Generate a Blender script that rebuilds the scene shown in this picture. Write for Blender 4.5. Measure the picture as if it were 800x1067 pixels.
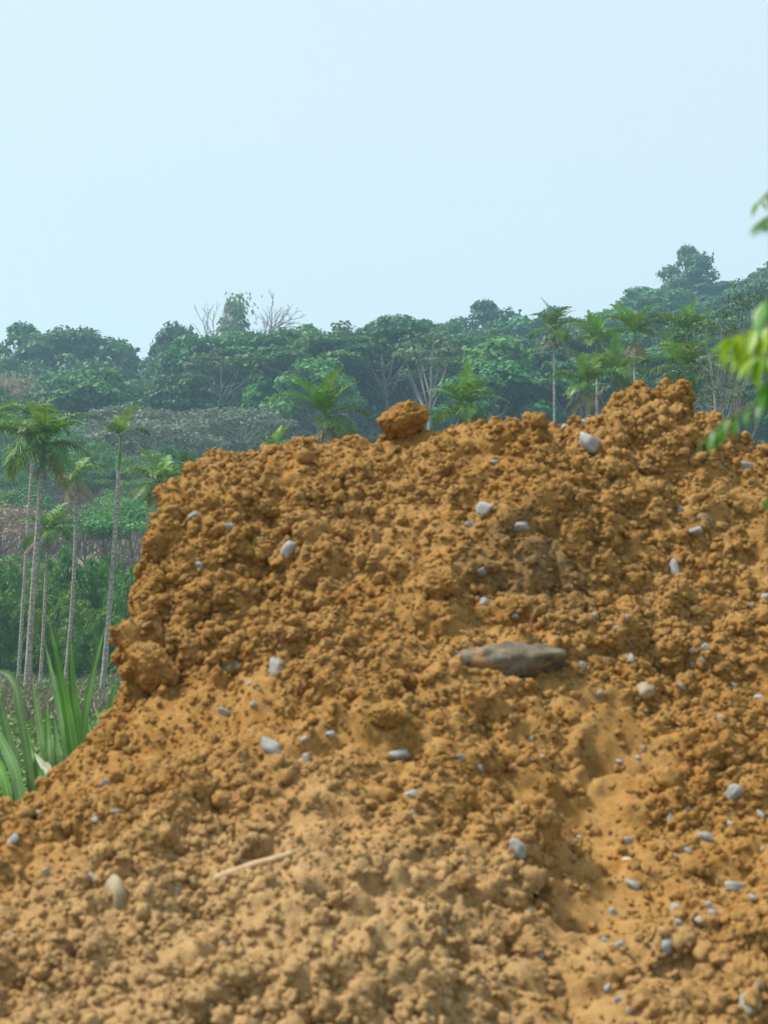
import bpy, math, random
import numpy as np
from mathutils import Vector, Matrix, Euler
from mathutils.bvhtree import BVHTree

# ------------------------------------------------------------------ clear
for o in list(bpy.data.objects):
    bpy.data.objects.remove(o)
S = bpy.context.scene
COL = S.collection
rng = np.random.default_rng(11)
random.seed(11)
R = math.radians

# ------------------------------------------------------------------ camera
CAM_H, PITCH, FPX = 1.6, R(5.65), 1482.0
cam = bpy.data.cameras.new("camera")
cam.sensor_fit = 'VERTICAL'; cam.sensor_height = 36; cam.sensor_width = 27
cam.lens = 50.0
cam.clip_start = 0.05; cam.clip_end = 3000
cam.dof.use_dof = True; cam.dof.focus_distance = 90.0; cam.dof.aperture_fstop = 5.2
camo = bpy.data.objects.new("camera", cam)
camo.location = (0, 0, CAM_H); camo.rotation_euler = (R(90) + PITCH, 0, 0)
COL.objects.link(camo); S.camera = camo

# ------------------------------------------------------------------ light
SUN_EL, SUN_AZ = R(58), R(-86)          # azimuth from +Y, negative = to the left
w = bpy.data.worlds.new("World"); S.world = w; w.use_nodes = True
nt = w.node_tree; nt.nodes.clear()
sky = nt.nodes.new('ShaderNodeTexSky'); sky.sky_type = 'NISHITA'; sky.sun_disc = False
sky.sun_elevation = SUN_EL; sky.sun_rotation = SUN_AZ
sky.air_density = 1.0; sky.dust_density = 4.0; sky.ozone_density = 3.0
veil = nt.nodes.new('ShaderNodeMix'); veil.data_type = 'RGBA'
veil.inputs[0].default_value = 0.8      # a thin even veil of cloud over the clear sky
veil.inputs[7].default_value = (8.4, 10.0, 10.8, 1)
bg = nt.nodes.new('ShaderNodeBackground'); bg.inputs[1].default_value = 0.084
wo = nt.nodes.new('ShaderNodeOutputWorld')
nt.links.new(sky.outputs[0], veil.inputs[6]); nt.links.new(veil.outputs[2], bg.inputs[0])
nt.links.new(bg.outputs[0], wo.inputs[0])
sl = bpy.data.lights.new("sun", 'SUN'); sl.energy = 4.9; sl.angle = R(10); sl.color = (1.0, 0.95, 0.86)
so = bpy.data.objects.new("sun", sl); COL.objects.link(so); so.location = (-30, -10, 60)
sd = Vector((math.sin(SUN_AZ) * math.cos(SUN_EL), math.cos(SUN_AZ) * math.cos(SUN_EL), math.sin(SUN_EL)))
so.rotation_euler = sd.to_track_quat('Z', 'Y').to_euler()

S.view_settings.view_transform = 'Standard'; S.view_settings.look = 'None'
S.view_settings.exposure = 0.3; S.view_settings.gamma = 1.0
S.view_settings.use_curve_mapping = False
S.cycles.max_bounces = 6; S.cycles.diffuse_bounces = 3; S.cycles.volume_bounces = 1
S.cycles.transmission_bounces = 3; S.cycles.transparent_max_bounces = 6

# ------------------------------------------------------------------ helpers
def pt(px, py, Y):
    """world point seen at photo pixel (px, py) when it stands Y metres in front"""
    u, v = (px - 400) / FPX, (533.5 - py) / FPX
    dy = math.cos(PITCH) - v * math.sin(PITCH); dz = math.sin(PITCH) + v * math.cos(PITCH)
    t = Y / dy
    return np.array([u * t, Y, CAM_H + dz * t])

def pix(p):
    x, y, z = p[0], p[1], p[2] - CAM_H
    f = y * math.cos(PITCH) + z * math.sin(PITCH); up = -y * math.sin(PITCH) + z * math.cos(PITCH)
    return 400 + x / f * FPX, 533.5 - up / f * FPX

def hash3(ix, iy, iz, seed=0):
    h = (ix.astype(np.int64) * 374761393 + iy.astype(np.int64) * 668265263 + iz.astype(np.int64) * 2147483647 + seed * 1274126177) & 0xffffffff
    h = ((h ^ (h >> 13)) * 1274126177) & 0xffffffff
    h = ((h ^ (h >> 16)) * 2246822519) & 0xffffffff
    return (h ^ (h >> 15)) & 0xffffffff

def vnoise(P, seed=0):
    """smooth gradient noise, about -1..1"""
    I = np.floor(P).astype(np.int64); F = P - I
    U = F * F * F * (F * (F * 6 - 15) + 10)
    out = np.zeros(len(P))
    for dx in (0, 1):
        wx = U[:, 0] if dx else 1 - U[:, 0]
        for dy in (0, 1):
            wy = U[:, 1] if dy else 1 - U[:, 1]
            for dz in (0, 1):
                wz = U[:, 2] if dz else 1 - U[:, 2]
                h = hash3(I[:, 0] + dx, I[:, 1] + dy, I[:, 2] + dz, seed)
                gx = ((h & 1023) / 511.5 - 1); gy = (((h >> 10) & 1023) / 511.5 - 1); gz = (((h >> 20) & 1023) / 511.5 - 1)
                out += wx * wy * wz * (gx * (F[:, 0] - dx) + gy * (F[:, 1] - dy) + gz * (F[:, 2] - dz))
    return out * 1.4

def fbm(P, octv=4, seed=0, gain=0.5):
    a, s, o = 1.0, np.zeros(len(P)), P
    for k in range(octv):
        s += a * vnoise(o, seed + k); a *= gain; o = o * 2.03 + 17.3
    return s

def worley(P, seed=0):
    """distance to the nearest and second nearest random cell point"""
    I = np.floor(P).astype(np.int64)
    d1 = np.full(len(P), 9.0); d2 = np.full(len(P), 9.0)
    for dx in (-1, 0, 1):
        for dy in (-1, 0, 1):
            for dz in (-1, 0, 1):
                jx, jy, jz = I[:, 0] + dx, I[:, 1] + dy, I[:, 2] + dz
                h = hash3(jx, jy, jz, seed)
                q = (jx + (h & 1023) / 1023. - P[:, 0]) ** 2 + (jy + ((h >> 10) & 1023) / 1023. - P[:, 1]) ** 2 + (jz + ((h >> 20) & 1023) / 1023. - P[:, 2]) ** 2
                d2 = np.minimum(d2, np.maximum(d1, q)); d1 = np.minimum(d1, q)
    return np.sqrt(d1), np.sqrt(d2)

def sstep(a, b, x):
    t = np.clip((x - a) / (b - a), 0, 1); return t * t * (3 - 2 * t)

def mesh_np(name, V, F, mat=None, smooth=False):
    V = np.asarray(V, dtype=np.float32); F = np.asarray(F, dtype=np.int32)
    me = bpy.data.meshes.new(name); k = F.shape[1]
    me.vertices.add(len(V)); me.vertices.foreach_set("co", V.ravel())
    me.loops.add(F.size); me.loops.foreach_set("vertex_index", F.ravel())
    me.polygons.add(len(F)); me.polygons.foreach_set("loop_start", np.arange(0, F.size, k, dtype=np.int32))
    me.update(calc_edges=True)
    if smooth:
        me.polygons.foreach_set("use_smooth", np.ones(len(F), dtype=bool))
    if mat: me.materials.append(mat)
    me.update()
    return me

class MB:
    def __init__(s): s.V, s.F, s.n = [], [], 0
    def add(s, V, F):
        s.V.append(np.asarray(V, float)); s.F.append(np.asarray(F, int) + s.n); s.n += len(V)
    def tube(s, P, r, sides=6):
        P = np.asarray(P, float); r = np.broadcast_to(np.asarray(r, float), (len(P),))
        T = np.gradient(P, axis=0); T /= np.linalg.norm(T, axis=1)[:, None] + 1e-9
        ref = np.array([0, 0, 1.]) if abs(T[:, 2]).mean() < .8 else np.array([1., 0, 0])
        A = np.cross(T, ref); A /= np.linalg.norm(A, axis=1)[:, None] + 1e-9
        B = np.cross(T, A)
        a = np.arange(sides) * 2 * math.pi / sides
        V = P[:, None] + r[:, None, None] * (np.cos(a)[None, :, None] * A[:, None] + np.sin(a)[None, :, None] * B[:, None])
        F = []
        for i in range(len(P) - 1):
            for j in range(sides):
                k = (j + 1) % sides
                F.append((i * sides + j, i * sides + k, (i + 1) * sides + k, (i + 1) * sides + j))
        s.add(V.reshape(-1, 3), F)
    def mesh(s, name, mat, smooth=False):
        return mesh_np(name, np.concatenate(s.V), np.concatenate(s.F), mat, smooth)

def leaf_quads(C, N, L, W, rg):
    """rhombic leaves, one face each, centred at C and facing N"""
    C = np.asarray(C); n = len(C)
    N = N / (np.linalg.norm(N, axis=1)[:, None] + 1e-9)
    T = np.cross(N, rg.normal(size=(n, 3))); T /= np.linalg.norm(T, axis=1)[:, None] + 1e-9
    B = np.cross(N, T)
    L = np.broadcast_to(L, (n,))[:, None]; W = np.broadcast_to(W, (n,))[:, None]
    V = np.stack([C - T * L / 2, C + B * W / 2 + T * L * .08, C + T * L / 2, C - B * W / 2 + T * L * .08], 1).reshape(-1, 3)
    return V, np.arange(4 * n).reshape(n, 4)

def dir_leaves(C, D, L, W, rg, droop=0.0):
    """pointed leaves that start at C and run along D"""
    n = len(C); D = D / (np.linalg.norm(D, axis=1)[:, None] + 1e-9)
    B = np.cross(D, rg.normal(size=(n, 3)) * .5 + np.array([0, 0, 1.])); B /= np.linalg.norm(B, axis=1)[:, None] + 1e-9
    L = np.broadcast_to(L, (n,))[:, None]; W = np.broadcast_to(W, (n,))[:, None]
    tip = C + D * L; tip[:, 2] -= (droop * L)[:, 0]
    mid = C + D * L * .45
    V = np.stack([C, mid + B * W / 2, tip, mid - B * W / 2], 1).reshape(-1, 3)
    return V, np.arange(4 * n).reshape(n, 4)

def obj(name, me, parent=None, loc=(0, 0, 0), rot=(0, 0, 0), scl=(1, 1, 1)):
    o = bpy.data.objects.new(name, me); COL.objects.link(o)
    o.location = loc; o.rotation_euler = rot; o.scale = scl if hasattr(scl, '__len__') else (scl,) * 3
    if parent is not None: o.parent = parent
    return o

def thing(name, label, cat, loc=(0, 0, 0), rz=0, scl=1, group=None):
    o = obj(name, None, None, loc, (0, 0, rz), scl); o.empty_display_size = .2
    return tag(o, label, cat, group)

def tag(o, label, cat, group=None):
    o["label"] = label; o["category"] = cat
    if group: o["group"] = group
    return o

# ------------------------------------------------------------------ materials
def new_mat(name):
    m = bpy.data.materials.new(name); m.use_nodes = True
    n = m.node_tree; n.nodes.clear()
    out = n.nodes.new('ShaderNodeOutputMaterial')
    return m, n, out

def nd(n, t, **kw):
    x = n.nodes.new(t)
    for k, v in kw.items(): setattr(x, k, v)
    return x

def mixc(n, fac, a, b, mode='MIX'):
    m = nd(n, 'ShaderNodeMix', data_type='RGBA', blend_type=mode)
    for sock, v in ((0, fac), (6, a), (7, b)):
        if hasattr(v, 'is_linked') or hasattr(v, 'links'): n.links.new(v, m.inputs[sock])
        else: m.inputs[sock].default_value = v if sock == 0 else (*v, 1)
    return m.outputs[2]

def ramp(n, src, a, b):
    r = nd(n, 'ShaderNodeMapRange', interpolation_type='SMOOTHSTEP')
    r.inputs[1].default_value = a; r.inputs[2].default_value = b
    n.links.new(src, r.inputs[0]); return r.outputs[0]

def noise(n, vec, scale, detail=3, rough=.55):
    t = nd(n, 'ShaderNodeTexNoise'); t.inputs['Scale'].default_value = scale
    t.inputs['Detail'].default_value = detail; t.inputs['Roughness'].default_value = rough
    if vec is not None: n.links.new(vec, t.inputs['Vector'])
    return t.outputs['Fac']

def leaf_mat(name, c1, c2, nscale=.35, trans=.3, rand=.35, rough=.55, c3=None):
    """foliage: colour drifts between c1 and c2 inside a crown and from plant to plant"""
    m, n, out = new_mat(name)
    g = nd(n, 'ShaderNodeNewGeometry'); oi = nd(n, 'ShaderNodeObjectInfo')
    f = ramp(n, noise(n, g.outputs['Position'], nscale, 4, .7), .3, .7)
    c = mixc(n, f, c1, c2)
    if c3 is not None:
        c = mixc(n, ramp(n, noise(n, g.outputs['Position'], nscale * 3.1, 2), .56, .72), c, c3)
    hs = nd(n, 'ShaderNodeHueSaturation')
    mr = nd(n, 'ShaderNodeMapRange'); mr.inputs[3].default_value = 1 - rand; mr.inputs[4].default_value = 1 + rand
    n.links.new(oi.outputs['Random'], mr.inputs[0]); n.links.new(mr.outputs[0], hs.inputs['Value'])
    mh = nd(n, 'ShaderNodeMapRange'); mh.inputs[3].default_value = .475; mh.inputs[4].default_value = .52
    wn = nd(n, 'ShaderNodeTexWhiteNoise', noise_dimensions='1D'); n.links.new(oi.outputs['Random'], wn.inputs['W'])
    n.links.new(wn.outputs[0], mh.inputs[0]); n.links.new(mh.outputs[0], hs.inputs['Hue'])
    n.links.new(c, hs.inputs['Color'])
    p = nd(n, 'ShaderNodeBsdfPrincipled'); p.inputs['Roughness'].default_value = rough
    p.inputs['Specular IOR Level'].default_value = .3
    n.links.new(hs.outputs[0], p.inputs['Base Color'])
    tr = nd(n, 'ShaderNodeBsdfTranslucent'); n.links.new(hs.outputs[0], tr.inputs[0])
    mx = nd(n, 'ShaderNodeMixShader'); mx.inputs[0].default_value = trans
    n.links.new(p.outputs[0], mx.inputs[1]); n.links.new(tr.outputs[0], mx.inputs[2])
    n.links.new(mx.outputs[0], out.inputs[0]); return m

def bark_mat(name, c1, c2, scale=6, rings=0):
    m, n, out = new_mat(name)
    tc = nd(n, 'ShaderNodeTexCoord'); g = nd(n, 'ShaderNodeNewGeometry')
    f = noise(n, g.outputs['Position'], scale, 5, .7)
    c = mixc(n, ramp(n, f, .35, .65), c1, c2)
    if rings:
        wv = nd(n, 'ShaderNodeTexWave', bands_direction='Z'); wv.inputs['Scale'].default_value = rings
        wv.inputs['Distortion'].default_value = 1.5; wv.inputs['Detail'].default_value = 2
        n.links.new(g.outputs['Position'], wv.inputs['Vector'])
        c = mixc(n, ramp(n, wv.outputs['Fac'], .72, 1.3), c, tuple(x * .6 for x in c1))
    p = nd(n, 'ShaderNodeBsdfPrincipled'); p.inputs['Roughness'].default_value = .9
    n.links.new(c, p.inputs['Base Color']); n.links.new(p.outputs[0], out.inputs[0]); return m

def soil_mat():
    m, n, out = new_mat("orange_soil")
    g = nd(n, 'ShaderNodeNewGeometry'); P = g.outputs['Position']
    a = ramp(n, noise(n, P, 1.3, 4, .6), .35, .65)
    c = mixc(n, a, (.385, .215, .062), (.44, .262, .09))
    b = ramp(n, noise(n, P, 9, 4, .65), .4, .75)
    c = mixc(n, b, c, (.345, .165, .037))
    d = nd(n, 'ShaderNodeVectorMath', operation='DISTANCE'); n.links.new(P, d.inputs[0])
    d.inputs[1].default_value = (-.25, 3.2, .95)
    add = nd(n, 'ShaderNodeMath', operation='MULTIPLY_ADD'); n.links.new(noise(n, P, 3, 4), add.inputs[0])
    add.inputs[1].default_value = -.9; n.links.new(d.outputs['Value'], add.inputs[2])
    dry = ramp(n, add.outputs[0], .75, .0)  # soil colour turns paler around a point low on the slope
    c = mixc(n, dry, c, (.48, .315, .145))
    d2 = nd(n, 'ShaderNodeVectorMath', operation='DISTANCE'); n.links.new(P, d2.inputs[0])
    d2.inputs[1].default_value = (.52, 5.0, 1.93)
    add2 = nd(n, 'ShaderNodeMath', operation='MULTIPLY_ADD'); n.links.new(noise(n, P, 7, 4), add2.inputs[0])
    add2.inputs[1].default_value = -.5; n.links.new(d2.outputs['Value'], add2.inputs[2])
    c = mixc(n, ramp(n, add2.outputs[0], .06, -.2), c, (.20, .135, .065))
    c = mixc(n, ramp(n, noise(n, P, 42, 3, .6), .52, .75), c, (.45, .29, .13))
    c = mixc(n, ramp(n, noise(n, P, 60, 2, .6), .6, .8), c, (.25, .125, .037))  # dark specks painted in as the small shadows between crumbs
    fine = noise(n, P, 150, 3, .75)
    c = mixc(n, ramp(n, fine, .3, .7), mixc(n, .45, c, (.22, .095, .02)), c)  # shade painted into the low spots of the bump grain
    bump = nd(n, 'ShaderNodeBump'); bump.inputs['Strength'].default_value = .9; bump.inputs['Distance'].default_value = .008
    n.links.new(fine, bump.inputs['Height'])
    p = nd(n, 'ShaderNodeBsdfPrincipled'); p.inputs['Roughness'].default_value = .95
    p.inputs['Specular IOR Level'].default_value = .15
    n.links.new(c, p.inputs['Base Color']); n.links.new(bump.outputs[0], p.inputs['Normal'])
    n.links.new(p.outputs[0], out.inputs[0]); return m

def stone_mat(name, c1, c2, dirt=.5):
    m, n, out = new_mat(name)
    tc = nd(n, 'ShaderNodeTexCoord'); g = nd(n, 'ShaderNodeNewGeometry')
    f = noise(n, g.outputs['Position'], 28, 4, .6)
    c = mixc(n, ramp(n, f, .35, .65), c1, c2)
    f2 = noise(n, g.outputs['Position'], 14, 4, .65)
    c = mixc(n, ramp(n, f2, 1 - dirt, 1.15 - dirt), c, (.28, .15, .045))
    bump = nd(n, 'ShaderNodeBump'); bump.inputs['Strength'].default_value = .4; bump.inputs['Distance'].default_value = .004
    n.links.new(noise(n, g.outputs['Position'], 90, 4), bump.inputs['Height'])
    p = nd(n, 'ShaderNodeBsdfPrincipled'); p.inputs['Roughness'].default_value = .8
    n.links.new(c, p.inputs['Base Color']); n.links.new(bump.outputs[0], p.inputs['Normal'])
    n.links.new(p.outputs[0], out.inputs[0]); return m

M_soil = soil_mat()
M_stone = stone_mat("grey_stone", (.225, .225, .21), (.335, .33, .305), .46)
M_slab = stone_mat("brown_grey_rock", (.085, .068, .042), (.17, .135, .085), .5)
M_tan = stone_mat("tan_stone", (.26, .2, .11), (.34, .26, .16), .5)
M_dark = leaf_mat("dark_leaves", (.026, .095, .022), (.068, .185, .038), c3=(.10, .24, .05))
M_mid = leaf_mat("mid_leaves", (.05, .16, .034), (.10, .26, .05), c3=(.14, .29, .06))
M_olive = leaf_mat("olive_leaves", (.06, .115, .035), (.11, .17, .06))
M_grey = leaf_mat("grey_green_leaves", (.11, .14, .085), (.20, .22, .15), rand=.15)
M_bright = leaf_mat("bright_leaves", (.055, .15, .025), (.11, .25, .045), nscale=.8, rand=.2)
M_bam = leaf_mat("bamboo_leaves", (.055, .16, .014), (.14, .30, .03), nscale=.45, rand=.25, c3=(.21, .34, .05))
M_red = leaf_mat("tan_dry_leaves", (.24, .19, .11), (.33, .27, .17), nscale=.8, rand=.1)
M_palm = leaf_mat("palm_leaves", (.055, .125, .016), (.135, .25, .034), nscale=1.6, rand=.25, rough=.45)
M_palmy = leaf_mat("young_palm_leaves", (.09, .22, .018), (.19, .35, .04), nscale=1.6, rand=.2, rough=.45)
M_pdead = leaf_mat("dead_palm_leaves", (.19, .15, .08), (.31, .26, .15), nscale=2, rand=.2)
M_weed = leaf_mat("weed_leaves", (.06, .14, .03), (.13, .24, .055), nscale=.5, rand=0, c3=(.2, .19, .09))
M_scrub = leaf_mat("dry_scrub", (.17, .125, .10), (.27, .205, .165), nscale=.12, rand=0, trans=.1)
M_under = leaf_mat("undergrowth", (.025, .08, .025), (.06, .14, .04), nscale=.15, rand=0)
M_bark = bark_mat("grey_bark", (.15, .12, .09), (.26, .22, .17))
M_pale = bark_mat("pale_bark", (.26, .235, .2), (.38, .35, .30))
M_ptrunk = bark_mat("palm_trunk", (.17, .15, .12), (.42, .40, .35), 9, rings=1.6)
M_pbrown = bark_mat("brown_palm_trunk", (.27, .17, .09), (.36, .24, .13), 5, rings=1.6)
M_shaft = bark_mat("palm_shaft", (.06, .15, .03), (.10, .2, .05), 3)
M_culm = bark_mat("bamboo_culm", (.14, .2, .05), (.24, .27, .09), 3)
M_stick = bark_mat("dry_stick", (.36, .24, .12), (.46, .33, .19), 40)

# ------------------------------------------------------------------ terrain (ground + hill)
def ridge_y(x): return np.interp(x, [-200, -80, -6, 90, 250], [260, 270, 295, 330, 370])
def terrain(x, y):
    x = np.asarray(x, float); y = np.asarray(y, float)
    hr = np.interp(x, [-300, -80, -49, -30, -6, 20, 40, 54, 70, 90, 200], [47, 45, 42.5, 48, 54.5, 58, 62.5, 66, 72, 78, 100])
    yr = ridge_y(x)
    u = np.clip((np.minimum(y, yr) - 95) / (yr - 95), 0, 1)
    h = hr * u * (1.17 - .17 * u) * sstep(-.02, .10, u)
    h = h - np.where(y > yr, .3 * (np.sqrt((y - yr) ** 2 + 200) - 14.1), 0)
    P = np.stack([x / 38, y / 38, np.zeros_like(x)], -1).reshape(-1, 3)
    n1 = fbm(P, 3, 5).reshape(x.shape)
    P2 = np.stack([x / 3.1, y / 3.1, np.zeros_like(x)], -1).reshape(-1, 3)
    n2 = fbm(P2, 2, 9).reshape(x.shape)
    return h + n1 * 2.2 * sstep(100, 180, y) + n2 * .09 * sstep(9, 20, y)
def T1(x, y): return float(terrain(np.array([x]), np.array([y]))[0])

def axis(segs):
    a = [np.arange(s0, s1, st) for s0, s1, st in segs]
    return np.concatenate(a + [np.array([segs[-1][1]])])
gx = axis([(-600, -160, 20), (-160, -40, 4), (-40, 10, .8), (10, 160, 4), (160, 600, 20)])
gy = axis([(-70, 0, 10), (0, 12, 2), (12, 110, 1), (110, 350, 4), (350, 600, 25)])
GX, GY = np.meshgrid(gx, gy); GZ = terrain(GX, GY)
nx, ny = len(gx), len(gy)
idx = np.arange(nx * ny).reshape(ny, nx)
GF = np.stack([idx[:-1, :-1], idx[:-1, 1:], idx[1:, 1:], idx[1:, :-1]], -1).reshape(-1, 4)
def ground_mat():
    m, n, out = new_mat("ground_earth")
    g = nd(n, 'ShaderNodeNewGeometry'); P = g.outputs['Position']
    sx = nd(n, 'ShaderNodeSeparateXYZ'); n.links.new(P, sx.inputs[0])
    flat = mixc(n, ramp(n, noise(n, P, .25, 5, .65), .38, .62), (.20, .145, .085), (.085, .12, .035))
    scr = mixc(n, ramp(n, noise(n, P, .06, 5, .65), .4, .6), (.25, .185, .145), (.10, .105, .06))
    c = mixc(n, ramp(n, sx.outputs[1], 88, 110), flat, scr)
    c = mixc(n, ramp(n, sx.outputs[1], 165, 200), c, (.06, .058, .032))
    p = nd(n, 'ShaderNodeBsdfPrincipled'); p.inputs['Roughness'].default_value = .95
    n.links.new(c, p.inputs['Base Color']); n.links.new(p.outputs[0], out.inputs[0]); return m
go = obj("ground", mesh_np("ground", np.stack([GX, GY, GZ], -1).reshape(-1, 3), GF, ground_mat(), True))
go["kind"] = "structure"

# ------------------------------------------------------------------ soil mound
CP = [(-60, 1067, 3.1), (200, 1067, 3.0), (400, 1067, 3.0), (600, 1067, 3.15), (850, 1067, 3.1),
      (-120, 930, 3.6), (0, 930, 3.65), (200, 930, 3.6), (400, 930, 3.55), (600, 930, 3.75), (850, 930, 3.65),
      (0, 832, 4.3), (120, 830, 4.15), (250, 830, 4.0), (400, 830, 3.95), (600, 830, 4.2), (850, 830, 4.15),
      (120, 742, 4.7), (250, 740, 4.5), (400, 740, 4.35), (600, 740, 4.5), (850, 740, 4.55),
      (170, 650, 5.0), (300, 650, 4.85), (450, 650, 4.75), (560, 650, 4.8), (700, 650, 4.9), (850, 650, 5.0),
      (160, 560, 5.2), (300, 560, 5.2), (450, 560, 5.1), (600, 560, 5.08), (700, 560, 5.3), (850, 560, 5.45),
      (210, 490, 5.5), (300, 485, 5.55), (450, 480, 5.5), (600, 480, 5.5), (690, 480, 5.55), (800, 480, 5.8),
      (205, 470, 5.8), (300, 463, 5.85), (400, 450, 5.9), (480, 438, 5.9), (545, 432, 5.95), (585, 438, 5.95), (640, 416, 5.9), (690, 406, 5.9),
      (720, 415, 5.95), (742, 440, 6.0), (800, 444, 6.1), (900, 440, 6.3)]
W = np.array([pt(*c) for c in CP])
def phi(r2): return np.where(r2 > 1e-12, r2 * np.log(r2 + 1e-12), 0) * .5
A = W[:, None, :2] - W[None, :, :2]; K = phi((A ** 2).sum(-1)) + np.eye(len(W)) * 2e-4
Q = np.concatenate([np.ones((len(W), 1)), W[:, :2]], 1)
sol = np.linalg.solve(np.block([[K, Q], [Q.T, np.zeros((3, 3))]]), np.concatenate([W[:, 2], np.zeros(3)]))
def tps(x, y):
    s = sol[-3] + sol[-2] * x + sol[-1] * y
    for i in range(len(W)): s = s + sol[i] * phi((x - W[i, 0]) ** 2 + (y - W[i, 1]) ** 2)
    return s
def sp(x, k): return k * np.logaddexp(0, x / k)
def mound_base(x, y):
    right = sp(x - 2.1, .1); left = sp(-1.9 - x, .1)
    xx = np.clip(x, -1.9, 2.1)
    back = sp(y - 6.05, .1); front = sp(3.0 - y, .08)
    yy = y - back + front
    zf = tps(xx, yy)
    yr = np.interp(xx, [-1.9, -1.5, -1.16, -.89, -.6], [3.4, 3.85, 4.32, 4.72, 5.2])
    over = sp(y - yr, .07)
    zl = tps(xx, np.clip(y - over + front, 2.9, 6)) - .8 * over
    xc = np.interp(y, [4.6, 4.85, 5.2, 5.4, 5.6, 5.8, 6.2, 7.0], [-.93, -.915, -.90, -.90, -.81, -.755, -.6, .1])
    m = sstep(-.07, .06, x - xc)
    z = zl * (1 - m) + (zf - .75 * back) * m
    z = z - .7 * front - .8 * right - .6 * left
    return np.maximum(z, -.15)
def hitbase(px, py):
    """first point of the bare heap shape along the line of sight"""
    for_t = np.arange(2.6, 6.3, .01)
    pts = np.array([pt(px, py, t) for t in for_t])
    zb = mound_base(pts[:, 0], pts[:, 1])
    k = np.argmax(pts[:, 2] <= zb)
    if not (pts[:, 2] <= zb).any(): k = np.argmin(pts[:, 2] - zb)
    return pts[k, :2]
# bumps and hollows: px, py, height, radius across, radius along
FEAT = [(666, 545, -.26, .05, .05), (690, 475, -.11, .14, .07), (640, 777, -.17, .085, .035), (640, 748, .08, .13, .05),
        (562, 890, .14, .085, .06), (580, 932, -.20, .085, .045), (535, 905, .04, .05, .05), (610, 545, .12, .2, .05), (570, 600, -.10, .18, .05),
        (150, 690, .07, .09, .09), (520, 972, -.12, .09, .022), (445, 978, -.07, .08, .016), (470, 930, .04, .2, .04), (325, 926, -.11, .10, .016), (330, 905, .02, .14, .03),
        (440, 880, .05, .15, .06), (412, 905, -.09, .09, .035), (250, 690, .05, .2, .06), (200, 640, -.05, .15, .06), (150, 585, -.04, .06, .08),
        (130, 850, .05, .07, .04), (145, 872, -.09, .08, .03), (60, 850, .05, .08, .04), (60, 872, -.09, .1, .03), (110, 900, .04, .06, .04),
        (720, 1001, -.16, .11, .022), (720, 975, .05, .16, .04), (787, 992, -.18, .07, .035), (390, 500, .06, .2, .08), (520, 460, .05, .15, .06),
        (470, 520, -.06, .16, .05), (300, 520, .05, .2, .06), (350, 620, -.05, .2, .06), (430, 700, .05, .15, .06), (405, 745, .05, .06, .05),
        (440, 780, -.05, .1, .03), (720, 440, -.03, .08, .05), (660, 425, .01, .12, .08), (705, 412, .07, .11, .1), (620, 640, .05, .2, .05), (400, 1020, .05, .2, .08), (310, 1060, -.07, .12, .04),
        (680, 620, -.04, .2, .05), (760, 600, .05, .15, .07), (750, 800, .05, .15, .06), (240, 880, .03, .1, .05), (530, 1030, -.05, .12, .04)]
FP = [(hitbase(f[0], f[1]), f[2], f[3], f[4]) for f in FEAT]
CH = np.array([hitbase(*p) for p in [(600, 715), (645, 740), (650, 800), (640, 870), (612, 960), (610, 1040), (620, 1120)]])
SM = np.array([hitbase(*p) for p in [(120, 765), (180, 750), (250, 735)]])
FL = np.array([hitbase(*p) for p in [(270, 945), (380, 955), (500, 950)]])
def dpoly(x, y, L):
    best = np.full(x.shape, 9.)
    for a, b in zip(L[:-1], L[1:]):
        d = b - a; t = np.clip(((x - a[0]) * d[0] + (y - a[1]) * d[1]) / (d @ d), 0, 1)
        best = np.minimum(best, np.hypot(x - a[0] - t * d[0], y - a[1] - t * d[1]))
    return best
def rough_map(x, y):
    r = np.ones_like(x)
    r *= 1 - .62 * (1 - sstep(.03, .2, dpoly(x, y, CH)))
    r *= 1 - .5 * (1 - sstep(.06, .2, dpoly(x, y, SM)))
    r *= 1 - .35 * (1 - sstep(.05, .18, dpoly(x, y, FL)))
    return r
def mound_z(x, y):
    z = mound_base(x, y)
    for (c, h, rx, ry) in FP:
        z = z + h * np.exp(-((x - c[0]) / rx) ** 2 - ((y - c[1]) / ry) ** 2)
    z = z - .035 * (1 - sstep(.03, .22, dpoly(x, y, CH)))
    return z
mx = axis([(-3.4, -1.6, .06), (-1.6, -1.1, .012), (-1.1, -.68, .0045), (-.68, 1.75, .0085), (1.75, 3.6, .06)])
my = axis([(1.2, 2.7, .05), (2.7, 6.25, .0085), (6.25, 9.5, .06)])
X, Y = np.meshgrid(mx, my)
Z = mound_z(X, Y)
zx = np.gradient(Z, mx, axis=1); zy = np.gradient(Z, my, axis=0)
N = np.stack([-zx, -zy, np.ones_like(Z)], -1); N /= np.linalg.norm(N, axis=-1, keepdims=True)
P = np.stack([X, Y, Z], -1).reshape(-1, 3); N = N.reshape(-1, 3)
RM = rough_map(X, Y).ravel() * (.5 + .5 * sstep(-.25, .3, fbm(P * 1.9 + 5, 3, 91)))
warp = np.stack([vnoise(P * 9 + 3, 21), vnoise(P * 9 + 31, 22), vnoise(P * 9 + 57, 23)], -1) * .035
Pw = P + warp
a0, b0 = worley(Pw * 3.6, 2)
big = fbm(P * 2.2, 3, 1) * .045 + fbm(Pw * 6.0, 4, 7, .55) * .055 + np.sqrt(np.clip(1 - (a0 / .85) ** 2, 0, 1)) * sstep(0, .25, b0 - a0) * .05
a1, b1 = worley(Pw * 8.0, 3); a2, b2 = worley(Pw * 19, 4); a3, b3 = worley(P * 38, 5)
lump1 = np.sqrt(np.clip(1 - (a1 / .8) ** 2, 0, 1)) * sstep(.0, .22, b1 - a1)
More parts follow.
